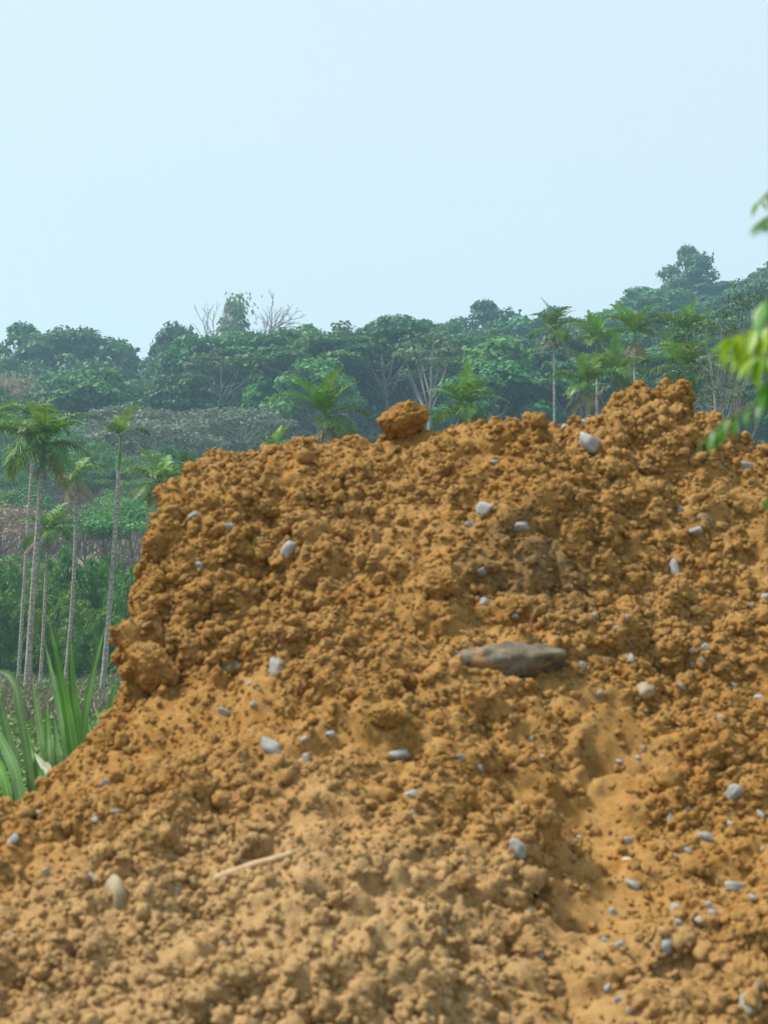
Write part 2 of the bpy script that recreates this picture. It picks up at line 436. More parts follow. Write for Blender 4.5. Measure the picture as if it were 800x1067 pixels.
lump2 = np.sqrt(np.clip(1 - (a2 / .8) ** 2, 0, 1)) * sstep(.0, .3, b2 - a2)
lump3 = np.sqrt(np.clip(1 - (a3 / .8) ** 2, 0, 1))
mask = sstep(-.3, .3, fbm(P * 4 + 40, 2, 30)); mask2 = sstep(-.3, .3, fbm(P * 7 + 70, 2, 33))
d = big * (.35 + .65 * RM) + RM * (lump1 * .052 * mask + lump2 * .021 * mask2 + lump3 * .008) + fbm(Pw * 30, 4, 12, .65) * .007 * (.25 + .75 * RM)
fade = sstep(-.12, .08, P[:, 2])
d = d - .062 * (.35 + .65 * RM)
PD = P + N * (d * fade)[:, None]
nxm, nym = len(mx), len(my)
idm = np.arange(nxm * nym).reshape(nym, nxm)
MF = np.stack([idm[:-1, :-1], idm[:-1, 1:], idm[1:, 1:], idm[1:, :-1]], -1).reshape(-1, 4)
zc = PD[MF].max(1)[:, 2]; MF = MF[zc > -.13]
mound = obj("soil_mound", mesh_np("soil_mound", PD, MF, M_soil, True))
tag(mound, "big heap of crumbly orange brown soil with a steep left flank", "soil mound")

q0, q1, q2, q3 = (PD[MF[:, i]] for i in range(4))
fn = np.cross(q2 - q0, q3 - q1); fa = np.linalg.norm(fn, axis=1); fn /= fa[:, None] + 1e-12; fa *= .5
fc = (q0 + q1 + q2 + q3) / 4
bvh = BVHTree.FromPolygons([tuple(v) for v in PD.tolist()], MF.tolist())
def hit(px, py):
    o = Vector((0, 0, CAM_H)); dvec = Vector(pt(px, py, 1.0)) - o
    h = bvh.ray_cast(o, dvec.normalized())
    return (h[0], h[1]) if h[0] is not None else (None, None)

# --- clods: lumpy ball shapes
import bmesh
def ball(sub):
    bm = bmesh.new(); bmesh.ops.create_icosphere(bm, subdivisions=sub, radius=1)
    V = np.array([v.co[:] for v in bm.verts]); F = np.array([[v.index for v in f.verts] for f in bm.faces]); bm.free()
    return V, F
BV4, BF4 = ball(6); BV3, BF3 = ball(4); BV2, BF2 = ball(3); BV1, BF1 = ball(2)
def clod_mesh(k, V, F, am=1.0):
    a, b = worley(V * 1.3 + k * 7.7, k); a2, b2 = worley(V * 3.0 + k * 3.1, k + 50); a3, _ = worley(V * 6.5 + k * 1.7, k + 80)
    r = .66 + .34 * np.sqrt(np.clip(1 - (a / .85) ** 2, 0, 1)) * sstep(0, .3, b - a) + .24 * np.sqrt(np.clip(1 - (a2 / .8) ** 2, 0, 1)) * sstep(0, .3, b2 - a2) + .10 * np.sqrt(np.clip(1 - (a3 / .8) ** 2, 0, 1))
    r = 1 + (r - 1) * am + (.2 + .1 * (am < 1)) * vnoise(V * 1.2 + k * 9, k) + .12 * fbm(V * 4 + k, 3, k, .65)
    sc = np.random.default_rng(k).uniform(.62, 1.2, 3)
    return mesh_np("clod", V * r[:, None] * sc, F, M_soil, True)
clods_big = [clod_mesh(k, BV3, BF3) for k in range(8)]
clods_small = [clod_mesh(k + 20, BV2, BF2) for k in range(8)]

vis = (fc[:, 1] > 2.6) & (fc[:, 1] < 6.35) & (fc[:, 0] > -1.7) & (fc[:, 0] < 1.95) & (fc[:, 2] > .2)
fr = rough_map(fc[:, 0], fc[:, 1]) * (.55 + .45 * sstep(-.25, .3, fbm(fc * 1.9 + 5, 3, 91)))
clus = sstep(-.5, .5, fbm(fc * 2.6 + 11, 3, 77))
wt = fa * vis * (fr * (.35 + .75 * clus) + .04)
NB = 300
NS = 130000
pick = rng.choice(len(fc), NS + 1200, p=wt / wt.sum())
size = np.clip(np.exp(rng.normal(size=len(pick)) * .62 + math.log(.0062)), .0026, .034)
size *= .55 + .45 * fr[pick]
cp = fc[pick] + rng.normal(size=(len(pick), 3)) * .003 + fn[pick] * (size * rng.uniform(-.4, .45, len(pick)))[:, None]
order = np.argsort(-size)
for k in order[:NB]:
    o = obj("clod", clods_big[k % 8], mound, cp[k], rng.uniform(0, 6.28, 3), size[k] * rng.uniform(.8, 1.2, 3))
# the rest, far too many to count: one object
rest = order[NB:]
me = bpy.data.meshes.new("soil_crumbs"); me.vertices.add(len(rest)); me.vertices.foreach_set("co", cp[rest].astype(np.float32).ravel())
at = me.attributes.new("scl", 'FLOAT_VECTOR', 'POINT'); at.data.foreach_set("vector", (size[rest, None] * rng.uniform(.75, 1.25, (len(rest), 3))).astype(np.float32).ravel())
at = me.attributes.new("rot", 'FLOAT_VECTOR', 'POINT'); at.data.foreach_set("vector", rng.uniform(0, 6.28, (len(rest), 3)).astype(np.float32).ravel())
at = me.attributes.new("pick", 'INT', 'POINT'); at.data.foreach_set("value", rng.integers(0, 8, len(rest)).astype(np.int32))
me.materials.append(M_soil)
crumbs = obj("soil_crumbs", me, mound); crumbs["kind"] = "stuff"
ng = bpy.data.node_groups.new("crumbs", 'GeometryNodeTree')
ng.interface.new_socket("Geometry", in_out='INPUT', socket_type='NodeSocketGeometry')
ng.interface.new_socket("Geometry", in_out='OUTPUT', socket_type='NodeSocketGeometry')
gi = ng.nodes.new('NodeGroupInput'); gout = ng.nodes.new('NodeGroupOutput')
iop = ng.nodes.new('GeometryNodeInstanceOnPoints'); jn = ng.nodes.new('GeometryNodeJoinGeometry')
def named(nm, t):
    a = ng.nodes.new('GeometryNodeInputNamedAttribute'); a.data_type = t; a.inputs[0].default_value = nm; return a.outputs[0]
for k, cm in enumerate(clods_small):
    src = bpy.data.objects.new("clod_source", cm)
    oi = ng.nodes.new('GeometryNodeObjectInfo'); oi.inputs[0].default_value = src; oi.inputs[1].default_value = False
    gti = ng.nodes.new('GeometryNodeGeometryToInstance')
    ng.links.new(oi.outputs['Geometry'], gti.inputs[0]); ng.links.new(gti.outputs[0], jn.inputs[0])
ng.links.new(gi.outputs[0], iop.inputs['Points']); ng.links.new(jn.outputs[0], iop.inputs['Instance'])
iop.inputs['Pick Instance'].default_value = True
ng.links.new(named("pick", 'INT'), iop.inputs['Instance Index'])
ng.links.new(named("rot", 'FLOAT_VECTOR'), iop.inputs['Rotation'])
ng.links.new(named("scl", 'FLOAT_VECTOR'), iop.inputs['Scale'])
ng.links.new(iop.outputs[0], gout.inputs[0])
mod = crumbs.modifiers.new("crumbs", 'NODES'); mod.node_group = ng

# large clods named after what the picture shows
def place_clod(px, py, rpx, lab, sq=(1, 1, 1), sink=.2, Yd=None, k=0):
    p, n = hit(px, py + rpx * .7)
    if p is None: p, n = hit(px, py + rpx * 1.6)
    if p is None: return
    r = rpx / FPX * p.y
    me_ = clod_mesh(90 + k, BV4, BF4, .3)
    c = p + n * r * (1 - sink) * .6 + Vector((0, 0, r * .25))
    if Yd is not None: c = Vector(pt(px, py, Yd)); r = rpx / FPX * Yd
    o = obj("soil_lump", me_, None, c, (k, k * 2, k * 3), (r * sq[0], r * sq[1], r * sq[2]))
    return tag(o, lab, "soil lump")
place_clod(422, 438, 22, "rounded lump of orange soil perched alone on the heap's crest", (.98, 1, 1.0), .0, Yd=5.9, k=1)
place_clod(150, 687, 30, "bulging lump of soil jutting from the heap's steep left flank, over the tan stone", (1, 1, .95), .35, k=2)
place_clod(462, 606, 18, "rounded brown clay lump bedded in the upper slope above the long brown rock", (.9, 1, 1.1), .45, k=3)
place_clod(404, 742, 17, "smooth brown clay lump bedded uphill of the pale grey oval pebble", (1, 1, 1), .45, k=4)

# --- stones
def stone_mesh(k, mat, V=BV2, F=BF2):
    rg = np.random.default_rng(k + 300)
    nrm = rg.normal(size=(13, 3)); nrm /= np.linalg.norm(nrm, axis=1)[:, None]; off = rg.uniform(.55, .95, 13)
    dd = V @ nrm.T
    r = np.min(np.where(dd > .05, off[None] / np.maximum(dd, .05), 9), axis=1); r = np.minimum(r, 1.15)
    r = r * (1 + .05 * fbm(V * 2.5 + k, 3, k))
    return mesh_np("stone", V * r[:, None], F, mat, True)
stones = [stone_mesh(k, M_stone, BV1 if 0 else BV2, BF2) for k in range(9)]
stones_tan = [stone_mesh(k + 40, M_tan) for k in range(3)]
def place_stone(px, py, wpx, hpx, ang=0, label=None, mats=stones, k=None, name="stone", group=None, sink=.15, cat="stone"):
    p, n = hit(px, py)
    if p is None: return
    k = int(rng.integers(0, 999)) if k is None else k
    rx, rz = wpx / 2 / FPX * p.y, hpx / 2 / FPX * p.y
    ry = min(rx, rz) * 1.0
    # local frame: x across the view, z up the slope, y into the slope
    n = (n + Vector((0, -1.0, .5))).normalized()
    ax = Vector((1, 0, 0)); ax = (ax - n * ax.dot(n)).normalized(); az = ax.cross(-n)
    M = Matrix((ax, -n, az)).transposed().to_4x4() @ Matrix.Rotation(ang, 4, 'Y')
    o = obj(name, mats[k % len(mats)], None, (0, 0, 0))
    o.matrix_world = Matrix.Translation(p + n * ry * (.3 - sink)) @ M @ Matrix.Diagonal((rx * 1.1, ry * 1.1, rz * 1.1, 1))
    return tag(o, label or "small grey stone half buried in the orange soil heap", cat, group or (None if label else "small grey stones in the soil heap"))
NAMED = [
 (615, 463, 26, 25, .4, "large angular grey stone near the top of the slope, below the heap's tallest hump"),
 (302, 573, 13, 22, .5, "tilted narrow grey stone standing in the upper left slope"),
 (417, 547, 18, 15, .2, "grey wedge of stone below the lone crest lump"),
 (240, 693, 25, 12, 0, "flat grey stone embedded next to the upright pale stone"),
 (288, 698, 19, 24, .1, "upright pale grey stone next to the flat embedded one"),
 (284, 779, 34, 16, .4, "long pale grey stone lying aslant on the open left slope"),
 (416, 790, 27, 15, -.2, "smooth oval pale grey pebble beside the brown clay lump"),
 (540, 884, 20, 26, -.6, "blue grey stone jutting out above the dark hollow"),
 (768, 926, 28, 16, .15, "broad whitish grey stone with a small one touching it"),
 (697, 985, 14, 24, .5, "smooth pale oval stone upright at the end of a dark crack"),
 (736, 873, 19, 13, 0, "blocky pale grey stone below the crumbly patch beyond the gully"),
 (766, 825, 24, 17, -.3, "grey angular stone amid the crumbly patch beyond the gully"),
 (783, 1049, 26, 24, -.5, "large pale angular stone under the dark crack at the heap's foot"),
 (703, 595, 13, 22, 0, "upright grey stone on the slope below the dark hole"),
 (257, 462, 14, 11, .2, "small grey stone lodged on the heap's crest near its left corner"),
]
for (px, py, a, b, an, lab) in NAMED: place_stone(px, py, a, b, an, lab)
for (px, py, a, b) in [(203, 540, 14, 10), (222, 546, 10, 7), (240, 549, 10, 10), (210, 590, 11, 9), (272, 563, 10, 8), (515, 484, 12, 7), (505, 531, 28, 12), (490, 547, 12, 8), (545, 549, 18, 14),
     (503, 596, 14, 12), (505, 629, 16, 13), (538, 642, 12, 8), (320, 791, 10, 10), (318, 771, 9, 7), (345, 767, 11, 9), (430, 828, 22, 10), (431, 846, 10, 8), (480, 789, 10, 9), (543, 839, 13, 10),
     (784, 937, 10, 8), (733, 541, 17, 11), (725, 555, 18, 10), (708, 531, 10, 12), (775, 487, 20, 10), (657, 688, 12, 11), (735, 676, 12, 11), (721, 678, 7, 7), (732, 688, 7, 9), (724, 693, 9, 8),
     (710, 716, 14, 7), (751, 750, 14, 9), (765, 715, 9, 7), (797, 622, 12, 12), (630, 981, 9, 9), (646, 985, 11, 9), (637, 951, 9, 8), (706, 963, 8, 8), (703, 948, 13, 10), (729, 959, 9, 14), (738, 944, 9, 8), (743, 953, 10, 10),
     (660, 922, 19, 10), (698, 853, 10, 12), (716, 845, 10, 9), (717, 887, 8, 8), (701, 894, 9, 7), (655, 876, 9, 8), (603, 874, 8, 7), (682, 1012, 15, 9), (632, 1030, 8, 12), (645, 1042, 9, 8), (656, 1052, 8, 7), (790, 1027, 10, 9),
     (562, 997, 8, 10), (527, 1001, 12, 10), (459, 972, 10, 7), (552, 950, 9, 7), (526, 853, 7, 7), (498, 858, 9, 8), (554, 771, 7, 7), (565, 789, 8, 6), (553, 792, 6, 6), (443, 739, 8, 7), (500, 800, 7, 8), (535, 800, 9, 7),
     (45, 849, 14, 10), (110, 816, 14, 9), (122, 846, 13, 8), (101, 854, 13, 7), (14, 877, 12, 13), (95, 917, 13, 10), (48, 909, 10, 7), (183, 928, 10, 11), (10, 976, 12, 8), (98, 978, 8, 6), (39, 975, 8, 7), (159, 1053, 11, 9), (47, 1038, 8, 7),
     (235, 742, 15, 7), (265, 735, 10, 7), (375, 686, 12, 8), (260, 713, 8, 6), (355, 560, 8, 7), (582, 688, 8, 6), (587, 675, 9, 8), (607, 694, 9, 8), (651, 645, 10, 10), (675, 650, 11, 8), (670, 780, 7, 7), (645, 795, 8, 6),
     (690, 705, 7, 6), (665, 790, 7, 6), (625, 723, 6, 8), (790, 727, 9, 9), (765, 632, 16, 7), (783, 632, 8, 6), (620, 643, 11, 8), (642, 655, 9, 8), (750, 655, 8, 6), (760, 860, 9, 8), (793, 850, 9, 12), (795, 885, 8, 8), (560, 440, 14, 8), (607, 441, 14, 7), (480, 440, 14, 10), (588, 445, 10, 6)]:
    place_stone(px, py, a, b, rng.uniform(-.8, .8))
place_stone(160, 711, 32, 20, .35, "smooth tan stone wedged under the bulging lump on the left flank", stones_tan, 0)
place_stone(122, 936, 20, 42, -.35, "elongated tan stone standing among coarse clods on the lower left slope", stones_tan, 1, sink=.25)
place_stone(672, 721, 22, 16, 0, "rounded dusty tan stone on the bare sandy slope", stones_tan, 2)
place_stone(655, 897, 12, 7, .1, "tiny cream coloured stone on the sandy gully floor", [stone_mesh(77, stone_mat("cream_stone", (.55, .42, .22), (.6, .48, .28), .2))], 0)
# the long slab of rock
sv = BV3.copy(); nrm = np.array([[0, 0, 1], [0, 0, -1], [1, 0, .35], [-1, .1, -.2], [.75, -.3, -.8], [0, -1, .35], [0, -1, -.5], [-.6, -.4, .75], [0, 1, 0], [.4, -.6, .7], [-.8, -.3, -.6]], float)
nrm /= np.linalg.norm(nrm, axis=1)[:, None]; off = np.array([.72, .72, .95, .9, .8, .8, .8, .85, .9, .85, .8])
dd = sv @ nrm.T; rr = np.min(np.where(dd > .05, off[None] / np.maximum(dd, .05), 9), axis=1)
rr *= 1 + .16 * fbm(sv * np.array([3.5, 1.6, 1.2]) + 4, 5, 8, .6) - .12 * sstep(.15, .6, vnoise(sv * np.array([4, 2, 2.]) + 9, 19))
slab = mesh_np("rock_slab", sv * rr[:, None], BF3, M_slab, True)
place_stone(524, 692, 112, 46, -.1, "long brown grey rock slab, largest stone in the soil heap", [slab], 0, "rock_slab", sink=.05, cat="rock")

# --- the dry stick
p0, n0 = hit(228, 918); p1, n1 = hit(312, 891)
L0 = np.array(p0) + np.array(n0) * .012; L1 = np.array(p1) + np.array(n1) * .012
tt = np.array([0, .003, .1, .2, .3, .4, .45, .5, .55, .6, .7, .8, .9, .997, 1])
sp_ = L0[None] * (1 - tt)[:, None] + L1[None] * tt[:, None]; sp_[:, 2] += .004 * np.clip(1 - abs(tt - .5) * 4, 0, 1)
mb = MB(); mb.tube(sp_, np.interp(tt, [0, .001, .3, .45, .5, .999, 1], [.001, .0125, .0125, .0115, .0105, .0085, .001]), 9)
tag(obj("stick", mb.mesh("stick", M_stick, True)), "short pale dry stick lying on the lower slope", "stick")

# ------------------------------------------------------------------ trees
def tree_proto(seed, H, CR, CH_, lobes, nleaf, leaf, flat, base, leafmat, barkmat, tr=.18, dens=1.0, spread=1.0, vine=False, limb=1.0):
    """returns (trunk mesh, crown mesh). H height, CR crown radius, CH_ crown height, lobes leaf clumps"""
    rg = np.random.default_rng(seed)
    tb = MB(); cz = H - CH_ * .55
    lc = []
    for i in range(lobes):
        for _ in range(30):
            v = rg.normal(size=3); v /= np.linalg.norm(v); v[2] = abs(v[2]) * 1.15 - .3
            rr_ = rg.uniform(.55, .95)
            c = np.array([v[0] * CR * rr_ * spread, v[1] * CR * rr_ * spread, cz + v[2] * CH_ * .5 * rr_])
            if all(np.linalg.norm((c - q) / np.array([1, 1, .6])) > CR * .33 for q in lc): break
        lc.append(c)
    lean = rg.normal(size=2) * .04 * H
    top = np.array([lean[0], lean[1], cz + CH_ * .15])
    t = np.linspace(0, 1, 9)[:, None]
    tp = np.array([[0, 0, -.6]]) * (1 - t) + top * t + np.concatenate([np.sin(t * 5 + seed) * .02 * H * t, np.cos(t * 4 + seed) * .02 * H * t, t * 0], 1)
    tb.tube(tp, tr * (1.25 - t[:, 0]) + .03, 7)
    for c in lc:
        k = np.clip(c[2] / top[2] * (rg.uniform(.8, .95) if limb < 1 else rg.uniform(.55, .85)), .2, .95); s = tp[int(k * 8)]
        u = np.linspace(0, 1, 5)[:, None]; mid = (s + c) / 2 + np.array([0, 0, -.08 * H * rg.uniform(0, 1)])
        bp = s * (1 - u) ** 2 + 2 * mid * u * (1 - u) + c * u ** 2
        tb.tube(bp, (tr * .5 * (1 - u[:, 0] * .85) + .012) * limb, 5)
    C, NN = [], []
    per = int(nleaf / lobes)
    for c in lc:
        lr = CR * rg.uniform(.3, .52)
        v = rg.normal(size=(per, 3)); v /= np.linalg.norm(v, axis=1)[:, None]
        v[:, 2] = np.where(v[:, 2] < -.25, -v[:, 2] * .6, v[:, 2])
        rad = rg.uniform(.45, 1.0, per) ** .5
        rad *= 1 + .3 * vnoise(v * 2.2 + c, seed)
        q = v * np.array([1, 1, flat]) * (lr * rad)[:, None]
        C.append(c + q); NN.append(v + rg.normal(size=(per, 3)) * .55 + np.array([0, 0, .35]))
    if vine:
        n_ = int(nleaf * 1.4); z = rg.uniform(.02, .95, n_) * H
        a = rg.uniform(0, 6.28, n_); r_ = np.abs(rg.normal(size=n_)) * .09 * H
        C.append(np.stack([r_ * np.cos(a) + lean[0] * z / H, r_ * np.sin(a) + lean[1] * z / H, z], 1)); NN.append(np.stack([np.cos(a), np.sin(a), .3 + a * 0], 1))
    C = np.concatenate(C); NN = np.concatenate(NN)
    if dens < 1: k = rg.random(len(C)) < dens; C, NN = C[k], NN[k]
    sz = leaf * rg.uniform(.6, 1.4, len(C))
    V, F = leaf_quads(C, NN, sz, sz * .62, rg)
    return tb.mesh("trunk", barkmat, True), mesh_np("crown", V, F, leafmat)

def bare_proto(seed, H, barkmat, depth=5, tr=.26, spread=.44):
    rg = np.random.default_rng(seed); tb = MB(); tw = MB()
    def grow(p, d, L, r, lev):
        n_ = 5; pts_ = [p]; dd_ = d.copy()
        for i in range(n_ - 1):
            dd_ = dd_ + rg.normal(size=3) * .12; dd_[2] += .04; dd_ /= np.linalg.norm(dd_)
            pts_.append(pts_[-1] + dd_ * L / (n_ - 1))
        (tb if lev < 2 else tw).tube(np.array(pts_), np.linspace(r, r * .7, n_), 6 if lev < 2 else 4)
        if lev >= depth: return
        for i in range(3 if lev < 3 else 2 + (lev < 4)):
            nd_ = dd_ + rg.normal(size=3) * spread * (1.0 if i else .5); nd_ /= np.linalg.norm(nd_)
            grow(pts_[-1] if i < 2 else pts_[2 + i % 2], nd_, L * rg.uniform(.55, .8), r * .66, lev + 1)
    grow(np.array([0, 0, -.5]), np.array([0, 0, 1.]), H * .42, tr, 0)
    return tb.mesh("trunk", barkmat, True), tw.mesh("branches", barkmat)

PRO = {
 'dark': [tree_proto(s, 17, 6.2, 13, 18, 4600, .75, .6, 0, M_dark, M_bark, tr=.25) for s in (1, 2, 3)],
 'mid':  [tree_proto(s, 15, 5.4, 12, 16, 4200, .72, .66, 0, M_mid, M_bark, tr=.22) for s in (4, 5, 6)],
 'olive': [tree_proto(s, 18, 6.2, 9, 16, 3000, .68, .42, 0, M_olive, M_pale, spread=1.1, tr=.25) for s in (7, 8)],
 'layer': [tree_proto(s, 16, 7.0, 8.5, 16, 4000, .7, .32, 0, M_dark, M_bark, spread=1.1, tr=.25) for s in (9, 10)],
 'sparse': [tree_proto(s, 18, 4.6, 9, 14, 1200, .62, .55, 0, M_olive, M_pale, tr=.27) for s in (12, 13)],
 'grey': [tree_proto(s, 9, 5, 4.5, 17, 3200, .36, .45, 0, M_grey, M_pale, spread=1.1) for s in (14, 15)],
 'shrub': [tree_proto(s, 4.5, 2.4, 3.9, 15, 5200, .15, .65, 0, M_mid, M_bark, tr=.06) for s in (16, 17)],
 'bshrub': [tree_proto(s, 5, 2.6, 3.6, 17, 5200, .14, .45, 0, M_bright, M_bark, tr=.06) for s in (18, 19)],
 'dshrub': [tree_proto(20, 5, 2.5, 4.4, 17, 6000, .15, .7, 0, M_dark, M_bark, tr=.06)],
 'tshrub': [tree_proto(21, 4, 2.2, 3.2, 14, 3200, .12, .55, 0, M_red, M_bark, tr=.05)],
 'vine': [tree_proto(22, 15, 2.2, 10, 12, 900, .5, .8, 0, M_mid, M_bark, tr=.25, vine=True)],
 'wispy': [tree_proto(23, 17, 3.3, 11, 24, 950, .2, .6, 0, M_olive, M_pale, tr=.09, spread=1.25)],
 'bare': [bare_proto(s, 14, M_pale) for s in (1, 2, 3)],
 'bareg': [bare_proto(s, 14, M_bark, tr=.24) for s in (4, 5)],
}
PH = dict(dark=17, mid=15, olive=18, layer=16, sparse=18, grey=9, shrub=4.5, bshrub=5, dshrub=5, tshrub=4, vine=15, wispy=17, bare=14, bareg=14)
LAB = {
 'dark': ("dense dark green broadleaf tree in the hillside forest", "forest trees with dense dark crowns"),
 'mid': ("lighter green round crowned broadleaf tree in the hillside forest", "forest trees with lighter round crowns"),
 'olive': ("olive green wide crowned tree with pale trunk in the hillside forest", "olive forest trees"),
 'layer': ("dark flat topped tree with layered crown in the hillside forest", "flat topped forest trees"),
 'sparse': ("thin crowned tree with tall pale trunk showing in the hillside forest", "thin crowned forest trees"),
 'bare': ("leafless tree with pale trunk standing among the green forest crowns", "leafless trees among the forest"),
 'grey': ("greyish green feathery crowned tree on the lower hillside", "greyish feathery trees"),
 'shrub': ("mid green bush on the dry brown scrub slope", "green bushes on the scrub slope"),
 'bshrub': ("fresh bright green bush on the dry brown scrub slope", "bright green bushes on the scrub slope"),
}
ZTOP = {}
for k in PRO:
    for i, (t_, c_) in enumerate(PRO[k]):
        co = np.empty(len(c_.vertices) * 3, np.float32); c_.vertices.foreach_get("co", co); ZTOP[(k, i)] = float(np.percentile(co[2::3], 99.7))
MARK = [(40, "behind the broadest palm crown"), (125, "up the hill from the tall slim palm"), (182, "near the leafless skyline tree"), (245, "downhill of the vine draped skyline tree"), (335, "uphill of the straw fronded palm"),
        (420, "beyond the lone perched soil lump"), (483, "behind the palm near the perched lump"), (577, "behind the slim palm standing apart"), (650, "behind the shaggy headed palms"), (722, "below the tall domed ridge tree"), (800, "behind the wispy olive trees")]
def where(x, y):
    px = 400 + x / y * FPX; d_ = ridge_y(x) - y
    return ("on the ridge line" if d_ < 14 else "on the upper slope" if d_ < 50 else "low in the forest") + ", " + min(MARK, key=lambda m: abs(m[0] - px))[1]
SHORT = {'dark': "dense dark green tree", 'mid': "lighter green round tree", 'olive': "olive wide crowned tree", 'layer': "dark flat topped tree", 'sparse': "thin pale trunked tree", 'bare': "leafless pale tree"}
NUSED = {}
def add_tree(kind, x, y, s, label=None, rz=None, sw=1.0, name=None, var=None, cat="tree"):
    i = NUSED.get(kind, 0); NUSED[kind] = i + 1
    v = (int(rng.integers(0, 99)) if var is None else var) % len(PRO[kind])
    tm, cm = PRO[kind][v]
    bush = 'shrub' in kind
    lab, grp = (label, None) if label else LAB[kind]
    if not label and kind in SHORT: lab = SHORT[kind] + " " + where(x, y)
    o = thing(name or ("bush" if bush else "leafless_tree" if 'bare' in kind else "forest_tree"), lab, "bush" if bush else cat, (x, y, T1(x, y)), rng.uniform(0, 6.28) if rz is None else rz, (s * sw, s * sw, s), grp)
    obj("trunk", tm, o); obj("branches" if 'bare' in kind else "crown", cm, o)
    return o
def tree_px(kind, px, ytop, Y, label=None, sw=1.0, **kw):
    """a tree whose top is seen at (px, ytop) and that stands Y metres off"""
    v = kw.pop('var', 0); x = (px - 400) / FPX * Y * 1.005
    h = pt(px, ytop, Y)[2] - T1(x, Y)
    return add_tree(kind, x, Y, max(h, 1.5) / ZTOP[(kind, v % len(PRO[kind]))], label, sw=sw, var=v, **kw)

crest = lambda px: np.interp(px, [-50, 100, 118, 150, 205, 300, 400, 545, 640, 690, 740, 850], [760, 745, 700, 560, 462, 455, 440, 425, 405, 398, 435, 440])
# trees one can single out
tree_px('bareg', 210, 304, 262, "slender leafless grey tree on the skyline beside a vine draped tree", sw=.8, var=1)
tree_px('bareg', 258, 302, 272, "leafless spreading tree on the skyline just behind the vine draped trunk", sw=1.15, var=0)
tree_px('vine', 243, 306, 270, "vine draped upright tree standing above the forest skyline", sw=.75)
tree_px('dark', 180, 339, 262, "dark tree forming a small peak on the skyline beside the leafless tree", sw=.6, var=1)
tree_px('dark', 722, 259, 322, "tall dark domed tree highest on the ridge near the end of the skyline", sw=.75, var=0)
tree_px('dark', 505, 316, 292, "dark dome topped tree on the skyline over a gap in the canopy", sw=1.0, var=0)
tree_px('mid', 385, 404, 205, "isolated round bright green tree just beyond the lone crest lump", sw=.75, var=0)
tree_px('mid', 62, 390, 205, "rounded fresh green tree behind the biggest palm crown", sw=.95, var=1)
tree_px('dshrub', 30, 508, 132, "dark blue green bush low on the scrub slope behind the palms", sw=1.15)
tree_px('tshrub', 0, 385, 200, "tan dry bush at the forest edge above the scrub slope", sw=.6)
tree_px('tshrub', 2, 520, 118, "tan dry bush low down beside the dark blue green bush", sw=1.0)
tree_px('mid', 60, 344, 266, None, var=0); tree_px('mid', 105, 346, 264, None, var=1); tree_px('dark', 20, 340, 268, None, var=0)
for px, yt, Y_, v in [(405, 345, 225, 0), (255, 392, 215, 1), (168, 360, 235, 2), (530, 345, 240, 1), (462, 372, 225, 2), (348, 372, 230, 0), (550, 350, 245, 2), (690, 330, 250, 1), (735, 320, 245, 0)]:
    tree_px('bare', px, yt, Y_, None, sw=.75, var=v)
for px, yt, Y_ in [(250, 428, 170), (205, 432, 175), (140, 428, 170), (165, 440, 160), (120, 445, 175), (310, 438, 185), (545, 405, 195), (585, 400, 200), (770, 385, 190)]:
    tree_px('grey', px, yt, Y_, None, sw=1.25, var=int(px) % 2)
for kind, px, yt, Y_ in [('bshrub', 95, 462, 150), ('bshrub', 103, 482, 148), ('bshrub', 108, 525, 125), ('bshrub', 90, 528, 122), ('shrub', 12, 490, 150), ('shrub', 140, 520, 120), ('bshrub', 140, 500, 135),
                         ('bshrub', 25, 580, 104), ('shrub', 45, 455, 165), ('shrub', 75, 440, 175), ('bshrub', 150, 470, 150), ('shrub', 5, 450, 170), ('shrub', 180, 465, 160)]:
    tree_px(kind, px, yt, Y_, None, sw=.95, var=int(px) % 2)
# the forest
cand = []
yy0 = 150.
row = 0
while yy0 < 345:
    st = 10.4
    for x in np.arange(-115, 130, st):
        x_ = x + (row % 2) * st / 2 + rng.uniform(-3.4, 3.4); y_ = yy0 + rng.uniform(-3.4, 3.4)
        yr = ridge_y(x_)
        ylow = np.interp(x_, [-60, -35, -25, 0, 20], [196, 192, 186, 172, 150])
        if y_ > yr + 4 or y_ < ylow: continue
        h = 15.5 * rng.uniform(.68, 1.18)
        ptop = pix((x_, y_, T1(x_, y_) + h)); 
        if not (-90 < ptop[0] < 890): continue
        if ptop[1] > crest(ptop[0]) + 26: continue
        cand.append((x_, y_, h))
    yy0 += 9.0; row += 1
print("forest candidates", len(cand))
kinds = ['dark', 'mid', 'olive', 'layer', 'sparse']
cnt = {k: 0 for k in kinds}
for (x, y, h) in cand:
    nz = vnoise(np.array([[x / 25, y / 25, 0.]]), 44)[0]
    pr = np.array([.36, .22, .12, .2, .10]) + np.array([.25, -.2, 0, .1, 0]) * nz
    pr = np.clip(pr, .02, 1); pr /= pr.sum()
    k = kinds[rng.choice(5, p=pr)]; cnt[k] += 1
    yr = ridge_y(x)
    if y > yr - 12: h *= .9
    add_tree(k, x, y, h / PH[k] * (1.08 if k == 'sparse' else 1), sw=rng.uniform(.85, 1.2))
print(cnt)
# undergrowth under the trees
n_ = 95000
ux = rng.uniform(-115, 130, n_); uy = np.where(ux > -20, rng.uniform(140, 340, n_), rng.uniform(178, 300, n_))
uz = terrain(ux, uy) + np.abs(rng.normal(size=n_)) * 2.4
V, F = leaf_quads(np.stack([ux, uy, uz], 1), rng.normal(size=(n_, 3)) + np.array([0, -.3, .8]), rng.uniform(.5, 1.3, n_), rng.uniform(.3, .8, n_), rng)
o = obj("forest_undergrowth", mesh_np("forest_undergrowth", V, F, M_under)); o["kind"] = "stuff"
tag(o, "dark green undergrowth filling the ground beneath the hillside trees", "undergrowth")
